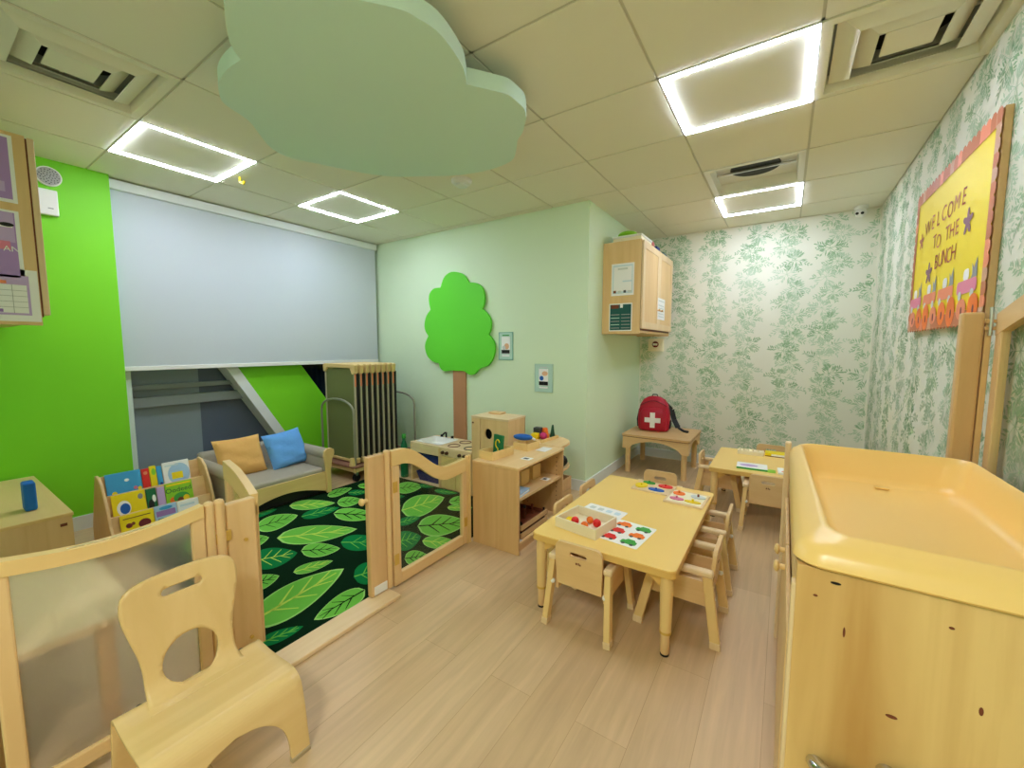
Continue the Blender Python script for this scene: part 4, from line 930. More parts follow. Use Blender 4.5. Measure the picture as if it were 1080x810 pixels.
b = MB(); b.tube([(-.135 + .27 * k / 16, -.058 - .012 * sin(pi * k / 16), .27 + .055 * sin(pi * k / 16)) for k in range(17)], .004, 6); b.build('zip', 'maroon', t, local=True)
b = MB(); b.tube([(-.03, .02, .36), (-.02, .02, .385), (.02, .02, .385), (.03, .02, .36)], .007, 6); b.build('carry_handle', 'black', t, local=True)
for s in (1,):
    b = MB(); P = [(.10, .078, .29), (.165, .09, .22), (.195, .07, .12), (.24, .04, .04), (.30, .02, .012), (.345, .0, .010)]
    for k in range(len(P) - 1): b.bar(P[k], P[k + 1], .05 if k < 3 else .024, .012, (0, -.6, 1))
    b.build('shoulder_strap', 'black', t, local=True, weld=False)
b = MB(); b.tube([(-.10, .078, .29), (-.165, .085, .2), (-.178, .06, .1), (-.17, .05, .02)], .014, 8); b.build('shoulder_strap', 'black', t, local=True)
b = MB(); b.box(.135, .172, -.03, .05, .03, .12); b.build('side_pocket', 'black', t, local=True, bev=.012)
# ------------------------------------------------------------------ wall cabinet in the alcove
def papers(t): pass
WX0, WX1, WY0, WY1, WZ0, WZ1 = XN, -1.088, 3.69, 4.80, 1.42, 2.245
t = thing('wall_cabinet', 'maple wall cabinet with two doors hung on the alcove wall', 'cabinet', (-1.26, 4.25, WZ0))
for y in (WY0, WY1 - .018): b = MB(); b.box(WX0 + .001, WX1, y, y + .018, WZ0, WZ1); b.build('side_panel', 'maple_z', t, bev=.002)
b = MB(); b.box(WX0 + .001, WX1, WY0 + .018, WY1 - .018, WZ1 - .02, WZ1 - .002); b.box(WX0 + .001, WX1, WY0 + .018, WY1 - .018, WZ0 + .01, WZ0 + .028); b.box(WX0 + .001, WX0 + .008, WY0 + .018, WY1 - .018, WZ0 + .01, WZ1 - .002); b.build('carcass', 'maple_y', t, weld=False)
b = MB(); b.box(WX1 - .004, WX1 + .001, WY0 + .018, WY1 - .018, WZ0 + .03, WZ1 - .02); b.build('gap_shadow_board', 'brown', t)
for y0, y1, hy in ((WY0 + .004, (WY0 + WY1) / 2 - .002, 4.19), ((WY0 + WY1) / 2 + .002, WY1 - .004, 4.30)):
    z0, z1, f, X1 = WZ0 + .045, WZ1 - .012, .062, WX1 + .022
    b = MB(); b.box(WX1 + .006, X1 - .006, y0 + f - .01, y1 - f + .01, z0 + f - .01, z1 - f + .01); d = b.build('door', 'tan_z' if False else 'maple_z', t)
    b = MB()
    for a in ((y0, y0 + f, z0, z1), (y1 - f, y1, z0, z1), (y0 + f, y1 - f, z0, z0 + f), (y0 + f, y1 - f, z1 - f, z1)): b.box(WX1 + .004, X1, a[0], a[1], a[2], a[3])
    b.build('door_frame', 'pale_z', d, bev=.003, weld=False)
    b = MB(); b.cyl((X1, hy, 1.66), (X1 + .015, hy, 1.66), .005, n=8); b.ball((X1 + .02, hy, 1.66), .012, 6); b.build('knob', 'tan_z', d, weld=False)
def wallpaper_sheet(name, lb, cat, axis, pos, u0, u1, z0, z1, border, blocks, m='white_paper', th=.0015, sgn=-1, group=None):
    """thin sheet pinned on a face: axis 'y' (facing -y) or 'x' (facing +x)"""
    P = (lambda u, d, z: (u, pos + sgn * d, z)) if axis == 'y' else (lambda u, d, z: (pos + sgn * d, u, z))
    c = P((u0 + u1) / 2, 0, z0); t = thing(name, lb, cat, c, 0, group)
    def bx(a, e, zz0, zz1, d0, d1, mm, nm, par=t):
        b = MB(); q = [P(a, d0, zz0), P(e, d0, zz0), P(e, d1, zz0), P(a, d1, zz0), P(a, d0, zz1), P(e, d0, zz1), P(e, d1, zz1), P(a, d1, zz1)]; b.hexa(q); return b.build(nm, mm, par)
    bx(u0, u1, z0, z1, .0002, th, m, 'sheet')
    w, h = u1 - u0, z1 - z0
    for k, (a, e, c0, c1, mm, nm) in enumerate(blocks): bx(u0 + a * w, u0 + e * w, z0 + c0 * h, z0 + c1 * h, th, th + .0008 + .00015 * k, mm, nm)
    return t
wallpaper_sheet('notice_sheet', 'pale printed notice on the side of the alcove wall cabinet', 'notice', 'y', WY0, -1.355, -1.147, 1.765, 2.05, None,
    [(.06, .94, .06, .95, 'paleblue', 'printed_panel'), (.1, .9, .13, .9, 'white_paper', 'printed_field'), (.28, .72, .80, .86, 'greypaper', 'heading_line'), (.5, .9, .42, .46, 'paleblue', 'text_line'), (.1, .22, .08, .16, 'brown', 'printed_figure'), (.3, .45, .08, .15, 'greypaper', 'printed_figure'), (.55, .66, .08, .16, 'darkgrey', 'printed_figure'), (.74, .9, .08, .15, 'greypaper', 'printed_figure')], 'white_paper')
wallpaper_sheet('notice_sheet', 'dark teal printed notice low on the side of the alcove wall cabinet', 'notice', 'y', WY0, -1.37, -1.158, 1.445, 1.695, None,
    [(.04, .96, .04, .96, 'teal', 'printed_panel'), (.08, .42, .82, .95, 'brown', 'heading_photo'), (.48, .6, .84, .96, 'white_paper', 'heading_mark')] + [(.08, .46, .1 + .12 * k, .13 + .12 * k, 'palemint' if k % 2 else 'grey', 'text_line') for k in range(5)] + [(.54, .92, .1 + .12 * k, .13 + .12 * k, 'grey', 'text_line') for k in range(5)])
wallpaper_sheet('notice_sheet', 'white paper note hanging across the two cabinet doors', 'notice', 'x', WX1 + .022, 4.205, 4.30 + .18, 1.575, 1.785, None, [(.1, .9, .85, .9, 'greypaper', 'text_line')] + [(.1, .85, .12 + .13 * k, .16 + .13 * k, 'greypaper', 'text_line') for k in range(5)], sgn=1)
# on top of the cabinet
t = thing('storage_bin', 'white flat storage box on top of the alcove cabinet', 'box', (-1.22, 3.9, WZ1))
b = MB(); b.box(-1.36, -1.10, 3.72, 4.05, WZ1, WZ1 + .035); b.build('box', 'cream', t, bev=.006)
b = MB(); b.box(-1.365, -1.095, 3.715, 4.055, WZ1 + .035, WZ1 + .055); b.build('lid', 'white', t, bev=.006)
b = MB(); b.ball((-1.27, 3.86, WZ1 + .055 + .035), (.09, .08, .035), 8); tag(b.build('lime_bag', 'lime', loc=(-1.27, 3.86, WZ1 + .055)), 'lime green soft bag on the white box over the cabinet', 'bag')
b = MB(); b.ball((-1.15, 4.17, WZ1 + .045), (.045, .05, .045), 7); tag(b.build('red_toy', mat('dusty_red', (190, 100, 90), .6), loc=(-1.15, 4.17, WZ1)), 'dusty red bundle on the alcove cabinet beside the white box', 'bundle')
b = MB(); b.box(-1.19, -1.11, 4.28, 4.40, WZ1, WZ1 + .06); tag(b.build('navy_case', 'navyblue', loc=(-1.15, 4.34, WZ1), bev=.01), 'dark blue case on the alcove cabinet behind the red bundle', 'case')
b = MB(); b.box(-1.20, -1.10, 4.50, 4.66, WZ1, WZ1 + .04); tag(b.build('teal_case', mat('dusty_teal', (70, 110, 110), .6), loc=(-1.15, 4.58, WZ1), bev=.01), 'grey teal case on the far end of the alcove cabinet', 'case')
t = thing('alarm_strobe', 'cream alarm strobe with a red lens under the alcove wall cabinet', 'alarm', (-1.25, YB, 1.24))
b = MB(); b.box(-1.335, -1.165, YB - .045, YB, 1.25, 1.395); b.build('housing', 'cream', t, bev=.006)
b = MB(); b.cyl((-1.25, YB - .044, 1.33), (-1.25, YB - .06, 1.33), .035, n=18); b.build('lens_ring', 'maroon', t)
b = MB(); b.box(-1.275, -1.225, YB - .066, YB - .058, 1.318, 1.342); b.build('strobe_lens', 'white', t)

# ------------------------------------------------------------------ wall cabinet by the entry, with purple papers
LX, LY0, LY1, LZ0, LZ1 = -2.95, .056, .405, 1.402, 2.262
t = thing('wall_cabinet', 'maple wall cabinet whose side carries purple papers', 'cabinet', (-3.5, .23, LZ0))
b = MB(); b.box(LX - .018, LX, LY0, LY1, LZ0, LZ1); b.build('side_panel', 'maple_z', t, bev=.002)
b = MB(); b.box(-4.10, LX - .018, LY0, LY1, LZ0 + .02, LZ1); b.build('carcass', 'maple_x', t)
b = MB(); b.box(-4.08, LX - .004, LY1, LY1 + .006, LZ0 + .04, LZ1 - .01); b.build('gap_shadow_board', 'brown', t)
for x0, x1 in ((-3.515, LX + .002), (-4.08, -3.519)):
    b = MB(); b.box(x0, x1, LY1 + .006, LY1 + .028, LZ0 + .05, LZ1 - .005); b.build('door', 'pale_z', t, bev=.003)
def purple(z0, z1, y0, y1, lb, extra):
    wallpaper_sheet('paper_sheet', lb, 'paper', 'x', LX, y0, y1, z0, z1, None, extra, sgn=1, th=.002, group='papers on the cabinet side')
purple(1.95, 2.245, .14, .366, 'topmost lilac printed paper on the entry wall cabinet side', [(.03, .94, .05, .96, 'lav', 'printed_panel'), (.03, .5, .45, .8, 'skypale', 'printed_patch'), (.6, .8, .5, .62, 'pink', 'printed_patch'), (.5, .85, .15, .3, 'lilac', 'printed_patch')])
purple(1.600, 1.915, .14, .364, 'lilac paper with dark oval and white words on the entry wall cabinet side', [(.03, .94, .05, .97, 'lav', 'printed_panel'), (.3, .92, .55, .97, 'lilac', 'printed_patch'), (.74, .90, .755, .785, 'white_paper', 'printed_eye_white'), (.1, .5, .2, .27, 'salmon', 'printed_patch'), (.55, .85, .44, .56, 'pink', 'printed_patch')])
b = MB(); b.plate(ell(.325, 1.850, .022, .009), 'x', LX + .0032, LX + .0040); t2 = [o for o in COL.objects if o.name.startswith('paper_sheet')][-1]; b.build('dark_oval', 'black', t2)
b = MB(); b.text('AN', .034, Matrix.Translation((LX + .0042, .332, 1.742)) @ Matrix(((0, 0, 1, 0), (1, 0, 0, 0), (0, 1, 0, 0), (0, 0, 0, 1)))); b.build('printed_words', 'white_paper', t2)
purple(1.418, 1.655, .12, .402, 'calendar paper with a ruled grid, lowest on the entry wall cabinet side', [(.02, .90, .12, .88, 'lilac', 'printed_border'), (.03, .87, .16, .70, 'white_paper', 'printed_grid_field')] + [(.03, .87, .16 + .107 * k, .166 + .107 * k, 'grey', 'rule_line') for k in range(1, 5)] + [(.2 + .17 * k, .205 + .17 * k, .16, .70, 'grey', 'rule_line') for k in range(4)] + [(.3, .42, .71, .76, 'purple', 'heading_mark'), (.5, .66, .71, .77, 'salmon', 'heading_mark'), (.45, .6, .17, .23, 'purple', 'heading_mark')])
t = thing('wall_speaker', 'round grey perforated speaker on the lime wall near the ceiling', 'speaker', (-4.13, .655, 2.36))
b = MB(); b.cyl((-4.13, .655, 2.425), (-4.112, .655, 2.425), .062, n=28); b.build('rim', 'white', t)
b = MB(); b.cyl((-4.112, .655, 2.425), (-4.108, .655, 2.425), .055, n=28); b.build('grille', mat('speaker_grille', (170, 168, 164), .5), t)
b = MB(); r = random.Random(4)
for k in range(40):
    a, q = k * 2.4, .05 * math.sqrt((k + .5) / 40); b.cyl((-4.108, .655 + q * cos(a), 2.425 + q * sin(a)), (-4.1072, .655 + q * cos(a), 2.425 + q * sin(a)), .0035, n=6)
b.build('perforation', 'darkgrey', t, weld=False)
t = thing('wall_box', 'white rectangular wall box under the round speaker on the lime wall', 'control box', (-4.13, .63, 2.17))
b = MB(); b.box(-4.13, -4.09, .57, .685, 2.17, 2.335); b.build('housing', 'white', t, bev=.006)
b = MB(); b.box(-4.09, -4.0885, .635, .66, 2.21, 2.216); b.build('printed_mark', 'grey', t)

# ------------------------------------------------------------------ low cabinet with blue block, table behind the frosted pane
t = thing('low_cabinet', 'low maple cabinet against the lime wall with a blue block on top', 'cabinet', (-3.6, .25, 0))
b = MB(); b.box(-4.11, -3.03, .062, .455, .432, .45); b.build('top', 'yellow_x', t, bev=.003)
for x in (-4.105, -3.053): b = MB(); b.box(x, x + .018, .066, .45, 0, .432); b.build('side_panel', 'maple_z', t)
b = MB(); b.box(-4.087, -3.053, .432, .446, .02, .43); b.build('front_panel', 'maple_x', t)
b = MB(); b.box(-3.0345, -3.0325, .405, .43, .385, .40); b.build('edge_knot', 'brown', t)
t = MB(); t.hexa([(-3.30, .315, .451), (-3.22, .315, .451), (-3.22, .36, .451), (-3.30, .36, .451), (-3.30, .315, .60), (-3.22, .315, .60), (-3.22, .36, .60), (-3.30, .36, .60)])
tag(t.build('foam_block', mat('foam_blue', (14, 104, 190), .6), loc=(-3.26, .337, .451), bev=.01, seg=3), 'blue upright block on the low maple cabinet', 'block')
t = thing('activity_table', 'pale wooden table seen blurred behind the frosted divider pane', 'table', (-2.2, .3, 0))
b = MB(); b.plate(rrect(-2.62, -1.83, .065, .41, .02), 'z', .375, .40); b.build('tabletop', 'pale_x', t)
for x in (-2.57, -1.88):
    for y in (.10, .325): b = MB(); b.box(x - .022, x + .022, y - .022, y + .022, 0, .375); b.build('leg', 'tan_z', t, bev=.004)
b = MB(); b.box(-2.55, -1.90, .092, .107, .32, .375); b.box(-2.55, -1.90, .318, .332, .32, .375); b.build('apron', 'tan_x', t, weld=False)

# ------------------------------------------------------------------ book display
t = thing('book_display', 'tiered maple book display holding picture books beside the sofa', 'book display', (-3.6, .94, 0))
DY0, DY1 = .655, 1.225
YB_ = lambda y: .70 + (y - .645) * 1.14
prof = [(-3.82, 0), (-3.36, 0), (-3.35, .10), (-3.42, .19), (-3.46, .30), (-3.54, .43), (-3.60, .468), (-3.66, .473), (-3.82, .1)]
for y in (DY0, DY1 - .016):
    b = MB(); b.plate(prof, 'y', y, y + .016); b.build('side_panel', 'maple_z', t, bev=.004)
tiers = [(-3.62, .275, .455), (-3.52, .165, .345), (-3.42, .055, .23)]
for (x, z0, z1) in tiers:
    b = MB(); dx = -.045; b.hexa([(x - .012, DY0 + .016, z0), (x, DY0 + .016, z0), (x, DY1 - .016, z0), (x - .012, DY1 - .016, z0), (x + dx - .012, DY0 + .016, z1), (x + dx, DY0 + .016, z1), (x + dx, DY1 - .016, z1), (x + dx - .012, DY1 - .016, z1)]); b.build('tier_back', 'maple_y', t)
    b = MB(); b.box(x - .01, x + .055, DY0 + .016, DY1 - .016, z0 - .012, z0); b.build('tier_ledge', 'maple_y', t)
def book(tier, y0, y1, h, m, lb, art, off=.0):
    y0, y1 = YB_(y0), YB_(y1); h *= .96
    x, z0, z1 = tiers[tier]; z0 += .002; x += .004 + off
    t = thing('picture_book', lb, 'book', (x + .01, (y0 + y1) / 2, z0), 0, 'picture books on the tiered display')
    sl = -.045 / .19
    P = lambda d, y, z: (x + d + sl * (z - z0), y, z)
    def slab(d0, d1, a0, a1, c0, c1, mm, nm, par=t):
        b = MB(); b.hexa([P(d0, a0, c0), P(d1, a0, c0), P(d1, a1, c0), P(d0, a1, c0), P(d0, a0, c1), P(d1, a0, c1), P(d1, a1, c1), P(d0, a1, c1)]); return b.build(nm, mm, par)
    slab(.002, .009, y0 + .002, y1 - .002, z0 + .001, z0 + h - .002, 'white_paper', 'pages')
    c = slab(.009, .011, y0, y1, z0, z0 + h, m, 'cover'); slab(0, .002, y0, y1, z0, z0 + h, m, 'back_cover')
    w = y1 - y0
    for k, a in enumerate(art):
        if a[0] == 'e':
            _, u, v, ru, rv, mm = a; b = MB(); o = ell(y0 + u * w, z0 + v * h, ru * w, rv * h, 18)
            b.add([P(.0112 + .0002 * k, q[0], q[1]) for q in o], [tuple(range(18))]); b.build('cover_art', mm, c, recalc=False)
        elif a[0] == 't':
            _, s_, u, v, size, mm = a; b = MB(); n0 = Matrix(((sl * 0, 0, 1, 0), (1, 0, 0, 0), (0, 1, 0, 0), (0, 0, 0, 1)))
            b.text(s_, size, Matrix(((0, 0, 0, 0), (1, 0, 0, y0 + u * w), (0, 1, 0, z0 + v * h), (0, 0, 0, 1)))); b.v = [Vector(P(.0114 + .0002 * k, q.y, q.z)) for q in b.v]; b.build('cover_title', mm, c, recalc=False)
        else:
            _, u0, u1, v0, v1, mm = a; b = MB(); b.add([P(.0112 + .0002 * k, y0 + u0 * w, z0 + v0 * h), P(.0112 + .0002 * k, y0 + u1 * w, z0 + v0 * h), P(.0112 + .0002 * k, y0 + u1 * w, z0 + v1 * h), P(.0112 + .0002 * k, y0 + u0 * w, z0 + v1 * h)], [(0, 1, 2, 3)]); b.build('cover_art', mm, c, recalc=False)
book(0, .645, .80, .195, 'sky', 'sky blue picture book with little flowers on the top display tier', [('r', 0, 1, 0, .08, 'green'), ('e', .58, .72, .07, .05, 'white_paper'), ('e', .2, .3, .08, .1, 'sunflower'), ('e', .08, .2, .06, .07, 'pink'), ('e', .8, .4, .06, .06, 'pink'), ('e', .92, .35, .06, .07, 'sunflower')])
book(0, .805, .838, .19, 'red', 'narrow red book beside the sky blue one on the top tier', [('e', .5, .85, .3, .06, 'salmon')])
book(0, .842, .872, .20, 'sunflower', 'narrow yellow book between red and blue spines on the top tier', [('e', .6, .8, .35, .12, 'lime')])
book(0, .876, .90, .19, 'sky', 'narrow blue book beside the white picture book on the top tier', [('e', .6, .35, .3, .05, 'navyblue')])
book(0, .905, 1.04, .205, 'white_paper', 'white picture book with a yellow shape on a pale blue round, top tier', [('e', .58, .55, .42, .38, 'skypale'), ('r', .3, .72, .38, .62, 'sunflower'), ('e', .55, .2, .22, .05, 'brown'), ('r', .08, .6, .86, .9, 'paleblue')])
book(1, .645, .79, .185, 'sunflower', 'yellow picture book with a round blue shape on the middle tier', [('e', .33, .5, .21, .27, 'white_paper'), ('e', .36, .48, .15, .19, 'blue'), ('e', .85, .8, .08, .1, 'grey')])
book(1, .795, .84, .18, 'deepgreen', 'dark green book with a white figure on the middle tier', [('e', .75, .62, .2, .14, 'white_paper'), ('e', .4, .4, .3, .2, 'black'), ('e', .4, .2, .3, .1, 'green')])
book(1, .845, .88, .175, 'lilac', 'plain lilac book on the middle tier', [])
book(1, .885, 1.02, .185, 'lime', 'green jungle picture book with a dark green title on the middle tier', [('t', 'Oodeed', .48, .72, .045, 'dkgreen'), ('e', .25, .35, .14, .13, 'orange'), ('e', .55, .4, .3, .2, 'green'), ('e', .72, .35, .12, .12, 'yellow'), ('e', .5, .3, .12, .12, 'brown'), ('r', .05, .95, .9, .97, 'sunflower')])
book(2, .655, .80, .18, 'sunflower', 'yellow picture book with dark red round shapes on the bottom tier', [('e', .24, .62, .1, .09, 'maroon'), ('e', .7, .58, .19, .16, 'maroon'), ('e', .36, .66, .06, .06, 'brown'), ('r', .08, .9, .86, .89, 'brown')])
book(2, .805, .91, .185, 'skypale', 'pale blue picture book with purple title on the bottom tier', [('r', .06, .92, .62, .82, 'purple'), ('r', .1, .9, .42, .55, 'teal'), ('e', .5, .9, .3, .06, 'sky')])
book(2, .915, 1.02, .18, 'white_paper', 'plain white book at the end of the bottom tier', [('r', .1, .8, .8, .88, 'paleblue')])

# ------------------------------------------------------------------ curved plywood chair
t = thing('plywood_chair', 'one-piece bent plywood toddler chair with oval cut-out in front of the frosted divider', 'chair', (-1.40, .455, 0))
M['pad'] = mat('clear_grey_pad', (176, 158, 124), .4)
def chair_shell():
    hw = .193; pts = []
    def arc(cx, cz, r, a0, a1, n): return [(cx + r * cos(R(a0 + (a1 - a0) * k / n)), cz + r * sin(R(a0 + (a1 - a0) * k / n))) for k in range(n + 1)]
    path = [(-.165, .0), (-.155, .07), (-.147, .13), (-.142, .18), (-.138, .215)] + arc(-.108, .222, .03, 172, 92, 6) + [(-.05, .247), (.02, .247), (.08, .252)] + arc(.105, .206, .046, 95, 8, 9) + [(.158, .17), (.163, .12), (.168, .06), (.172, 0.0)]
    return hw, path
hw, path = chair_shell()
K = 8; vs = []; fs = []
def yin(x, z):
    zt = .192 if x > 0 else .195
    return 0.0 if z >= zt else .142 * math.sqrt(max(0, 1 - (z / zt) ** 3.0))
NP = len(path)
fine = []
for i in range(NP - 1):
    for k in range(12):
        q = k / 12; fine.append((path[i][0] * (1 - q) + path[i + 1][0] * q, path[i][1] * (1 - q) + path[i + 1][1] * q))
fine.append(path[-1])
b = MB()
for s in (-1, 1):
    vs = []
    for (x, z) in fine:
        y0 = yin(x, z); out = hw - (.012 * max(0, (.2 - z)) / .2 if False else 0) + (.006 * (1 - z / .25) if z < .25 else 0)
        vs += [(x, s * (y0 + (out - y0) * j / K), z) for j in range(K + 1)]
    n = K + 1; fs = [(i * n + j, i * n + j + 1, (i + 1) * n + j + 1, (i + 1) * n + j) for i in range(len(fine) - 1) for j in range(K)]
    b.add(vs, fs, 0, True)
o = b.build('seat', 'ply_y', t, local=True, solid=.013, ang=60)
o.modifiers.new('edge', 'BEVEL').width = .003
# back: flat outline, with slot and oval, bent into the seat
def back_outline():
    right = [(.128, .0), (.126, .03), (.121, .06), (.118, .10), (.119, .15), (.126, .20), (.138, .25), (.149, .30), (.152, .345), (.143, .38), (.118, .40), (.07, .409), (.0, .412)]
    sm = smooth_loop(right + [(-x, s_) for x, s_ in reversed(right[:-1])], 4, (0, 2 * len(right) - 2))
    return sm
ol = back_outline(); hole = ell(0, .130, .074, .076, 32)
slot = [(.042 + .012 * cos(a), .350 + .012 * sin(a)) for a in [R(-90 + 22.5 * k) for k in range(9)]] + [(-.042 + .012 * cos(a), .350 + .012 * sin(a)) for a in [R(90 + 22.5 * k) for k in range(9)]]
V = []; E_ = []
for L_ in (ol, hole, slot):
    o0 = len(V); V += [Vector(p) for p in L_]; E_ += [(o0 + i, o0 + (i + 1) % len(L_)) for i in range(len(L_))]
def inside(p, L_):
    c = False; n = len(L_)
    for i in range(n):
        a, d = L_[i], L_[(i + 1) % n]
        if (a[1] > p[1]) != (d[1] > p[1]) and p[0] < (d[0] - a[0]) * (p[1] - a[1]) / (d[1] - a[1]) + a[0]: c = not c
    return c
gs = .011
for i in range(-14, 15):
    for j in range(0, 38):
        p = (i * gs, j * gs + .004)
        if inside(p, ol) and not inside(p, hole) and not inside(p, slot) and min((Vector(p) - Vector(q)).length for L_ in (ol, hole, slot) for q in L_) > .006: V.append(Vector(p))
r_ = delaunay_2d_cdt(V, E_, [], 0, 1e-6)
v2, f2 = r_[0], r_[2]
keep = []
for f in f2:
    c = sum((v2[i] for i in f), Vector((0, 0))) / len(f)
    if inside(c, ol) and not inside(c, hole) and not inside(c, slot): keep.append(tuple(f))
def bend(u, s_):
    # s along the sheet: short flat on the seat, then a curve up, then the straight back
    f0, rad, th = .012, .075, R(80)
    X0, Z0 = -.045, .2475
    if s_ < f0: x, z = X0 - s_, Z0
    elif s_ < f0 + rad * th: a = (s_ - f0) / rad; x, z = X0 - f0 - rad * sin(a), Z0 + rad * (1 - cos(a))
    else:
        d = s_ - f0 - rad * th; x, z = X0 - f0 - rad * sin(th) - d * cos(th), Z0 + rad * (1 - cos(th)) + d * sin(th)
    return (x + .25 * u * u * max(0, s_ - .12) / .3, u, z)
b = MB(); b.add([bend(v.x, v.y) for v in v2], keep, 0, True); o = b.build('backrest', 'ply_z', t, local=True, solid=.012, ang=60, label='backrest with oval cut-out and slot handle')
for s in (-1, 1):
    for x in (-.166, .173):
        b = MB(); b.box(x - .009, x + .009, min(s * .140, s * .2), max(s * .140, s * .2), 0, .014); b.build('foot_pad', 'pad', t, local=True, bev=.002)
    b = MB(); b.cyl((-.12, s * .135, .248), (-.12, s * .135, .2555), .008, n=10); b.build('bolt', 'darkgrey', t, local=True)

# ------------------------------------------------------------------ changing station
t = thing('changing_cabinet', 'tall maple changing cabinet carrying the yellow tray, beside the leaf wallpaper', 'cabinet', (.31, 1.58, 0))
GX0, GX1, GY0, GY1, GZ = .045, .585, 1.045, 2.10, .835
b = MB(); b.box(GX0, GX1, GY0, GY0 + .02, .02, GZ); b.build('front_panel', 'front_wood', t, bev=.002)
b = MB(); b.box(GX0 + .02, GX1, GY0 + .02, GY1, .02, .70); b.build('carcass', 'maple_z', t)
b = MB(); b.box(GX1 - .02, GX1, GY0 + .02, GY1, .70, GZ - .002); b.box(GX0, GX1, GY1 - .02, GY1, .02, GZ); b.box(GX0 + .0, GX0 + .02, GY0 + .02, GY1 - .02, .70, GZ - .002); b.build('upper_frame', 'maple_y', t, weld=False)
for y0, y1, hy in ((GY0 + .03, 1.56, 1.50), (1.57, 2.07, 1.63)):
    b = MB(); b.box(.034, .045, y0, y1, .04, .66); d = b.build('door', 'maple_z', t, bev=.003)
    b = MB(); b.cyl((.036, hy, .61), (.014, hy, .61), .009, n=10); b.ball((.012, hy, .61), (.009, .018, .018), 8); b.build('knob', 'yellow_y', d, weld=False)
b = MB(); b.box(.037, .046, GY0, GY0 + .028, .02, .79); b.build('corner_strip', 'pale_z', t, bev=.003)
b = MB(); b.box(.022, .044, 2.085, 2.12, 0, .895); b.build('corner_post', 'pale_z', t, bev=.006)
b = MB(); b.box(GX0 + .01, GX1 - .01, GY0 + .02, GY1 - .01, 0, .03); b.build('plinth', 'tan_x', t)
for (x, z, w, h) in ((.112, .812, .009, .0028), (.08, .775, .004, .0025), (.283, .782, .004, .0025), (.131, .712, .002, .011), (.213, .567, .009, .0035), (.33, .64, .003, .008)):
    b = MB(); b.plate(ell(x, z, w, h, 12), 'y', GY0 - .0012, GY0 + .001); b.build('knot', 'black' if z > .8 else 'brown', t, label='dark knot mark')
for x0, x1, z in ((.098, .172, .398), (.212, .262, .445)):
    b = MB(); n = 12; b.tube([(x0 + (x1 - x0) * k / n, GY0 - .03 * sin(pi * k / n) ** .5 + .004, z + .006 * k / n) for k in range(n + 1)], .017, 12); b.build('pull_handle', 'chrome', t, label='curved chrome pull handle')
t = thing('changing_tray', 'yellow moulded plastic changing tray on top of the maple cabinet', 'changing tray', (.31, 1.58, .835))
TX0, TX1, TY0, TY1 = .036, .588, 1.03, 2.11
RG = lambda l, r, f, k, z, rad: [(x, y, z) for x, y in rrect(TX0 + l, TX1 - r, TY0 + f, TY1 - k, rad, 6)]
rg = [RG(.008, .004, .008, .004, .838, .05), RG(0, 0, 0, 0, .845, .055), RG(.004, .002, .008, .004, .866, .055), RG(.012, .006, .020, .010, .882, .055), RG(.022, .012, .038, .018, .889, .055), RG(.030, .018, .056, .026, .898, .055), RG(.036, .022, .064, .030, .901, .055), RG(.041, .026, .072, .035, .896, .055), RG(.050, .034, .084, .046, .868, .06), RG(.068, .052, .105, .07, .805, .065), RG(.078, .062, .12, .082, .788, .065), RG(.10, .085, .145, .105, .782, .06)]
for k, ring in enumerate(rg):   # the flat side rim widens towards the low front end
    wgt = min(1, max(0, (k - 2) / 4)) * .034
    rg[k] = [(x + wgt * max(0, 1 - (x - TX0) / .35) * (1 - (y - TY0) / (TY1 - TY0)), y, z) for x, y, z in ring]
b = MB(); b.rings(rg, cap0=False, cap1=True)
b.build('tray', 'tray', t, ang=60)
b = MB(); b.box(.30, .34, 1.95, 1.975, .784, .79); b.build('drain_mark', 'tray', t, bev=.002)

# ------------------------------------------------------------------ tall gate folded against the wallpaper wall
t = thing('gate_post', 'tall maple gate post standing behind the changing tray', 'gate post', (.55, 2.19, 0))
b = MB(); b.box(.532, .592, 2.165, 2.205, 0, 1.425); b.build('post', 'tan_z', t, bev=.008)
b = MB(); b.box(.595, .612, 2.17, 2.205, 0, 1.40); b.build('jamb_strip', 'maple_z', t, bev=.003)
t = thing('swing_gate', 'tall arched maple gate folded open against the leaf wallpaper', 'gate', (.61, 1.7, 0))
zt = lambda q: 1.415 + .115 * sin(pi * .5 * min(1, q * 1.25)) 
pts = [(2.16 - .80 * k / 18, zt(k / 18)) for k in range(19)]
b = MB(); b.plate(pts + [(y, z - .075) for y, z in reversed(pts)], 'x', .616, .642); b.build('top_rail', 'maple_y', t, bev=.006)
for y in (2.11, 1.36): b = MB(); b.box(.617, .641, y, y + .05, .10, 1.36 if y > 2 else 1.46); b.build('stile', 'maple_z', t, bev=.004)
b = MB(); b.box(.617, .641, 1.41, 2.11, .10, .18); b.build('bottom_rail', 'maple_y', t, bev=.004)
b = MB(); b.box(.627, .631, 1.40, 2.12, .15, 1.40); b.build('clear_pane', 'clear', t)
b = MB(); b.tube([(.604, 2.162, 1.44), (.604, 2.158, 1.40), (.604, 2.158, 1.34)], .006, 8); b.build('latch_pin', 'metal', t)
for z in (1.36, 1.385): b = MB(); b.box(.590, .616, 2.155, 2.166, z, z + .012); b.build('hinge_plate', 'tan_z', t)

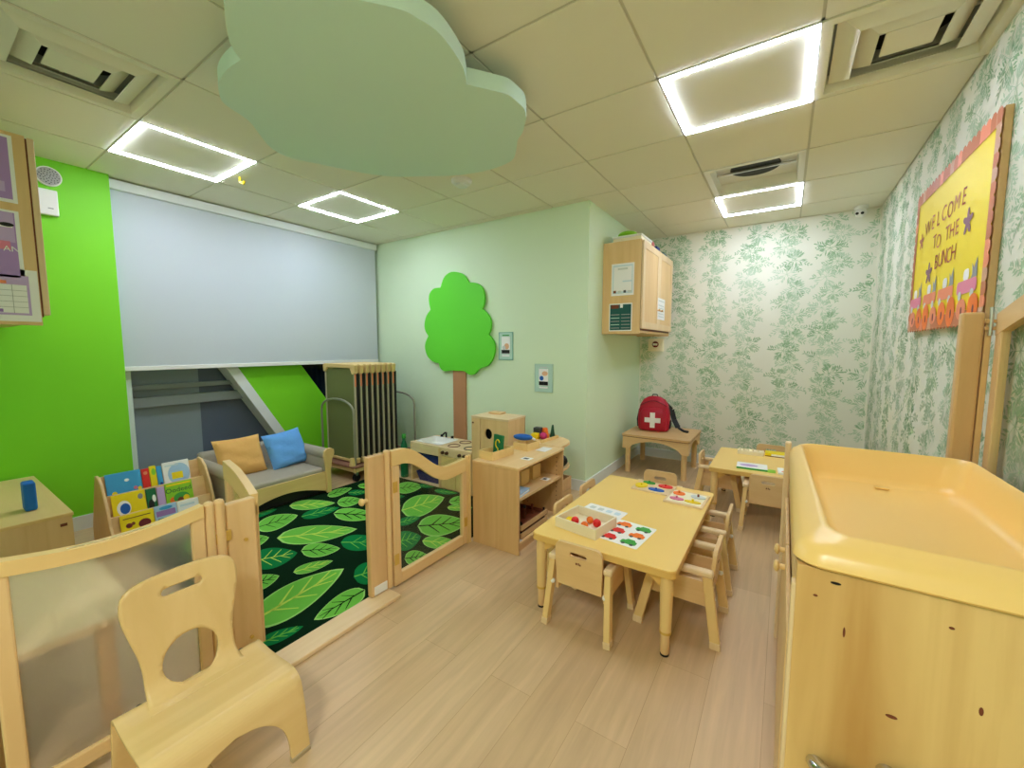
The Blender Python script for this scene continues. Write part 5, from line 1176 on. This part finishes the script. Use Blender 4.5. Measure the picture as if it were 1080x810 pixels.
# ------------------------------------------------------------------ bulletin board
BX = .627; by0, by1, bz0, bz1 = 2.325, 3.47, 1.395, 2.185
t = thing('bulletin_board', 'yellow bulletin board with an autumn border mounted on the leaf wallpaper', 'bulletin board', (.63, 2.8, bz0))
b = MB(); b.box(BX + .004, XR - .001, by0, by1, bz0, bz1); b.build('board_frame', 'tan_z', t, bev=.003)
b = MB(); b.box(BX, BX + .004, by0 + .02, by1 - .02, bz0 + .02, bz1 - .02); b.build('yellow_paper', 'sunflower', t)
M['border_mix'] = mat('autumn_border', (198, 122, 84), .6)
def flatx(b, pts, d, mi=0): b.add([(BX - d, y, z) for y, z in pts], [tuple(range(len(pts)))], mi)
r = random.Random(9); b = MB()
def edge(p0, p1, w0, w1, n, out):
    for k in range(n):
        a0, a1 = k / n, (k + 1) / n; q = lambda a, w: (p0[0] + (p1[0] - p0[0]) * a + out[0] * w, p0[1] + (p1[1] - p0[1]) * a + out[1] * w)
        m_ = (a0 + a1) / 2; flatx(b, [q(a0, w1), q(a1, w1), q(a1, w0), q(m_ + .2 / n, w0 + .014), q(m_ - .2 / n, w0 + .014), q(a0, w0)], .0012 + .00004 * (k + n), r.choice((0, 0, 1, 2, 3, 0)))
edge((by0, bz1), (by1, bz1), -.006, -.060, 22, (0, 1)); edge((by0, bz0), (by1, bz0), -.006, -.060, 22, (0, -1))
edge((by0, bz0), (by0, bz1), -.006, -.045, 15, (-1, 0)); edge((by1, bz0), (by1, bz1), -.006, -.045, 15, (1, 0))
b.build('autumn_border', ['border_mix', 'salmon', mat('border_tan', (206, 160, 128), .6), 'rust'], t, recalc=False, weld=False)
TM = lambda y, z, rot=0: Matrix.Translation((BX - .002, y, z)) @ Matrix(((0, 0, -1, 0), (-1, 0, 0, 0), (0, 1, 0, 0), (0, 0, 0, 1))) @ Matrix.Rotation(R(rot), 4, 'Z')
def word(s_, ys, z, size, seed):
    rr = random.Random(seed); n = len(s_)
    for k, c in enumerate(s_):
        if c == ' ': continue
        b = MB(); b.text(c, size, TM(ys[0] + (ys[1] - ys[0]) * k / max(1, n - 1), z + rr.uniform(-.006, .006), rr.uniform(-5, 5))); b.v = [v for v in b.v]
        cu = b.build('letter', 'rust' if k % 2 else mat('letter_brown', (170, 84, 46), .6) if ('lb' not in M and not M.__setitem__('lb', mat('letter_brown', (176, 84, 40), .6))) else M['lb'], t, recalc=False)
word('WELCOME', (3.21, 2.66), 1.955, .108, 1); word('TO THE', (3.06, 2.72), 1.84, .10, 2); word('BUNCH', (3.0, 2.74), 1.735, .105, 3)
def leafshape(cy, cz, s_, m, nm):
    b = MB(); o = []
    for k in range(60):
        a = 2 * pi * k / 60; q = s_ * 1.2 * (.42 + .58 * abs(cos(2.5 * a)) ** 2) ; o.append((cy + q * cos(a + pi / 2), cz + q * sin(a + pi / 2)))
    flatx(b, o, .0022); b.build(nm, m, t, recalc=False)
M['leaf_paper'] = mat('leaf_sticker', (140, 96, 110), .6)
leafshape(2.585, 1.835, .05, 'leaf_paper', 'paper_leaf'); leafshape(3.12, 1.695, .05, 'leaf_paper', 'paper_leaf'); leafshape(3.32, 1.90, .04, 'rust', 'paper_leaf')
for k, (y, m) in enumerate(((3.34, 'pink'), (3.07, 'salmon'), (2.81, 'salmon'), (2.53, 'pink'))):
    z = 1.555; b = MB(); flatx(b, rrect(y - .115, y + .115, z - .028, z + .028, .02), .0024, 0); flatx(b, rrect(y - .02, y + .045, z + .025, z + .075, .02), .0022, 1)
    flatx(b, [(y - .045, z + .028), (y - .10, z + .11), (y - .11, z + .03)], .0023, 2); flatx(b, [(y - .06, z + .028), (y - .05, z + .09), (y - .09, z + .05)], .0026, 2)
    for du in (-.07, .07): flatx(b, ell(y + du, z - .034, .02, .02, 14), .0028, 3)
    b.build('paper_vehicle', [m, 'white_paper', 'grey', 'greypaper'], t, recalc=False, weld=False)
for k in range(8):
    y = by1 - .09 - .135 * k; b = MB(); flatx(b, ell(y, 1.462, .058, .045 + .012 * (k % 3)), .0030 + .0003 * (k % 2), 0); flatx(b, ell(y - .008, 1.452, .010, .02), .0036, 1)
    b.build('paper_pumpkin', ['orange' if k % 3 else 'salmon', 'maroon'], t, recalc=False, weld=False)
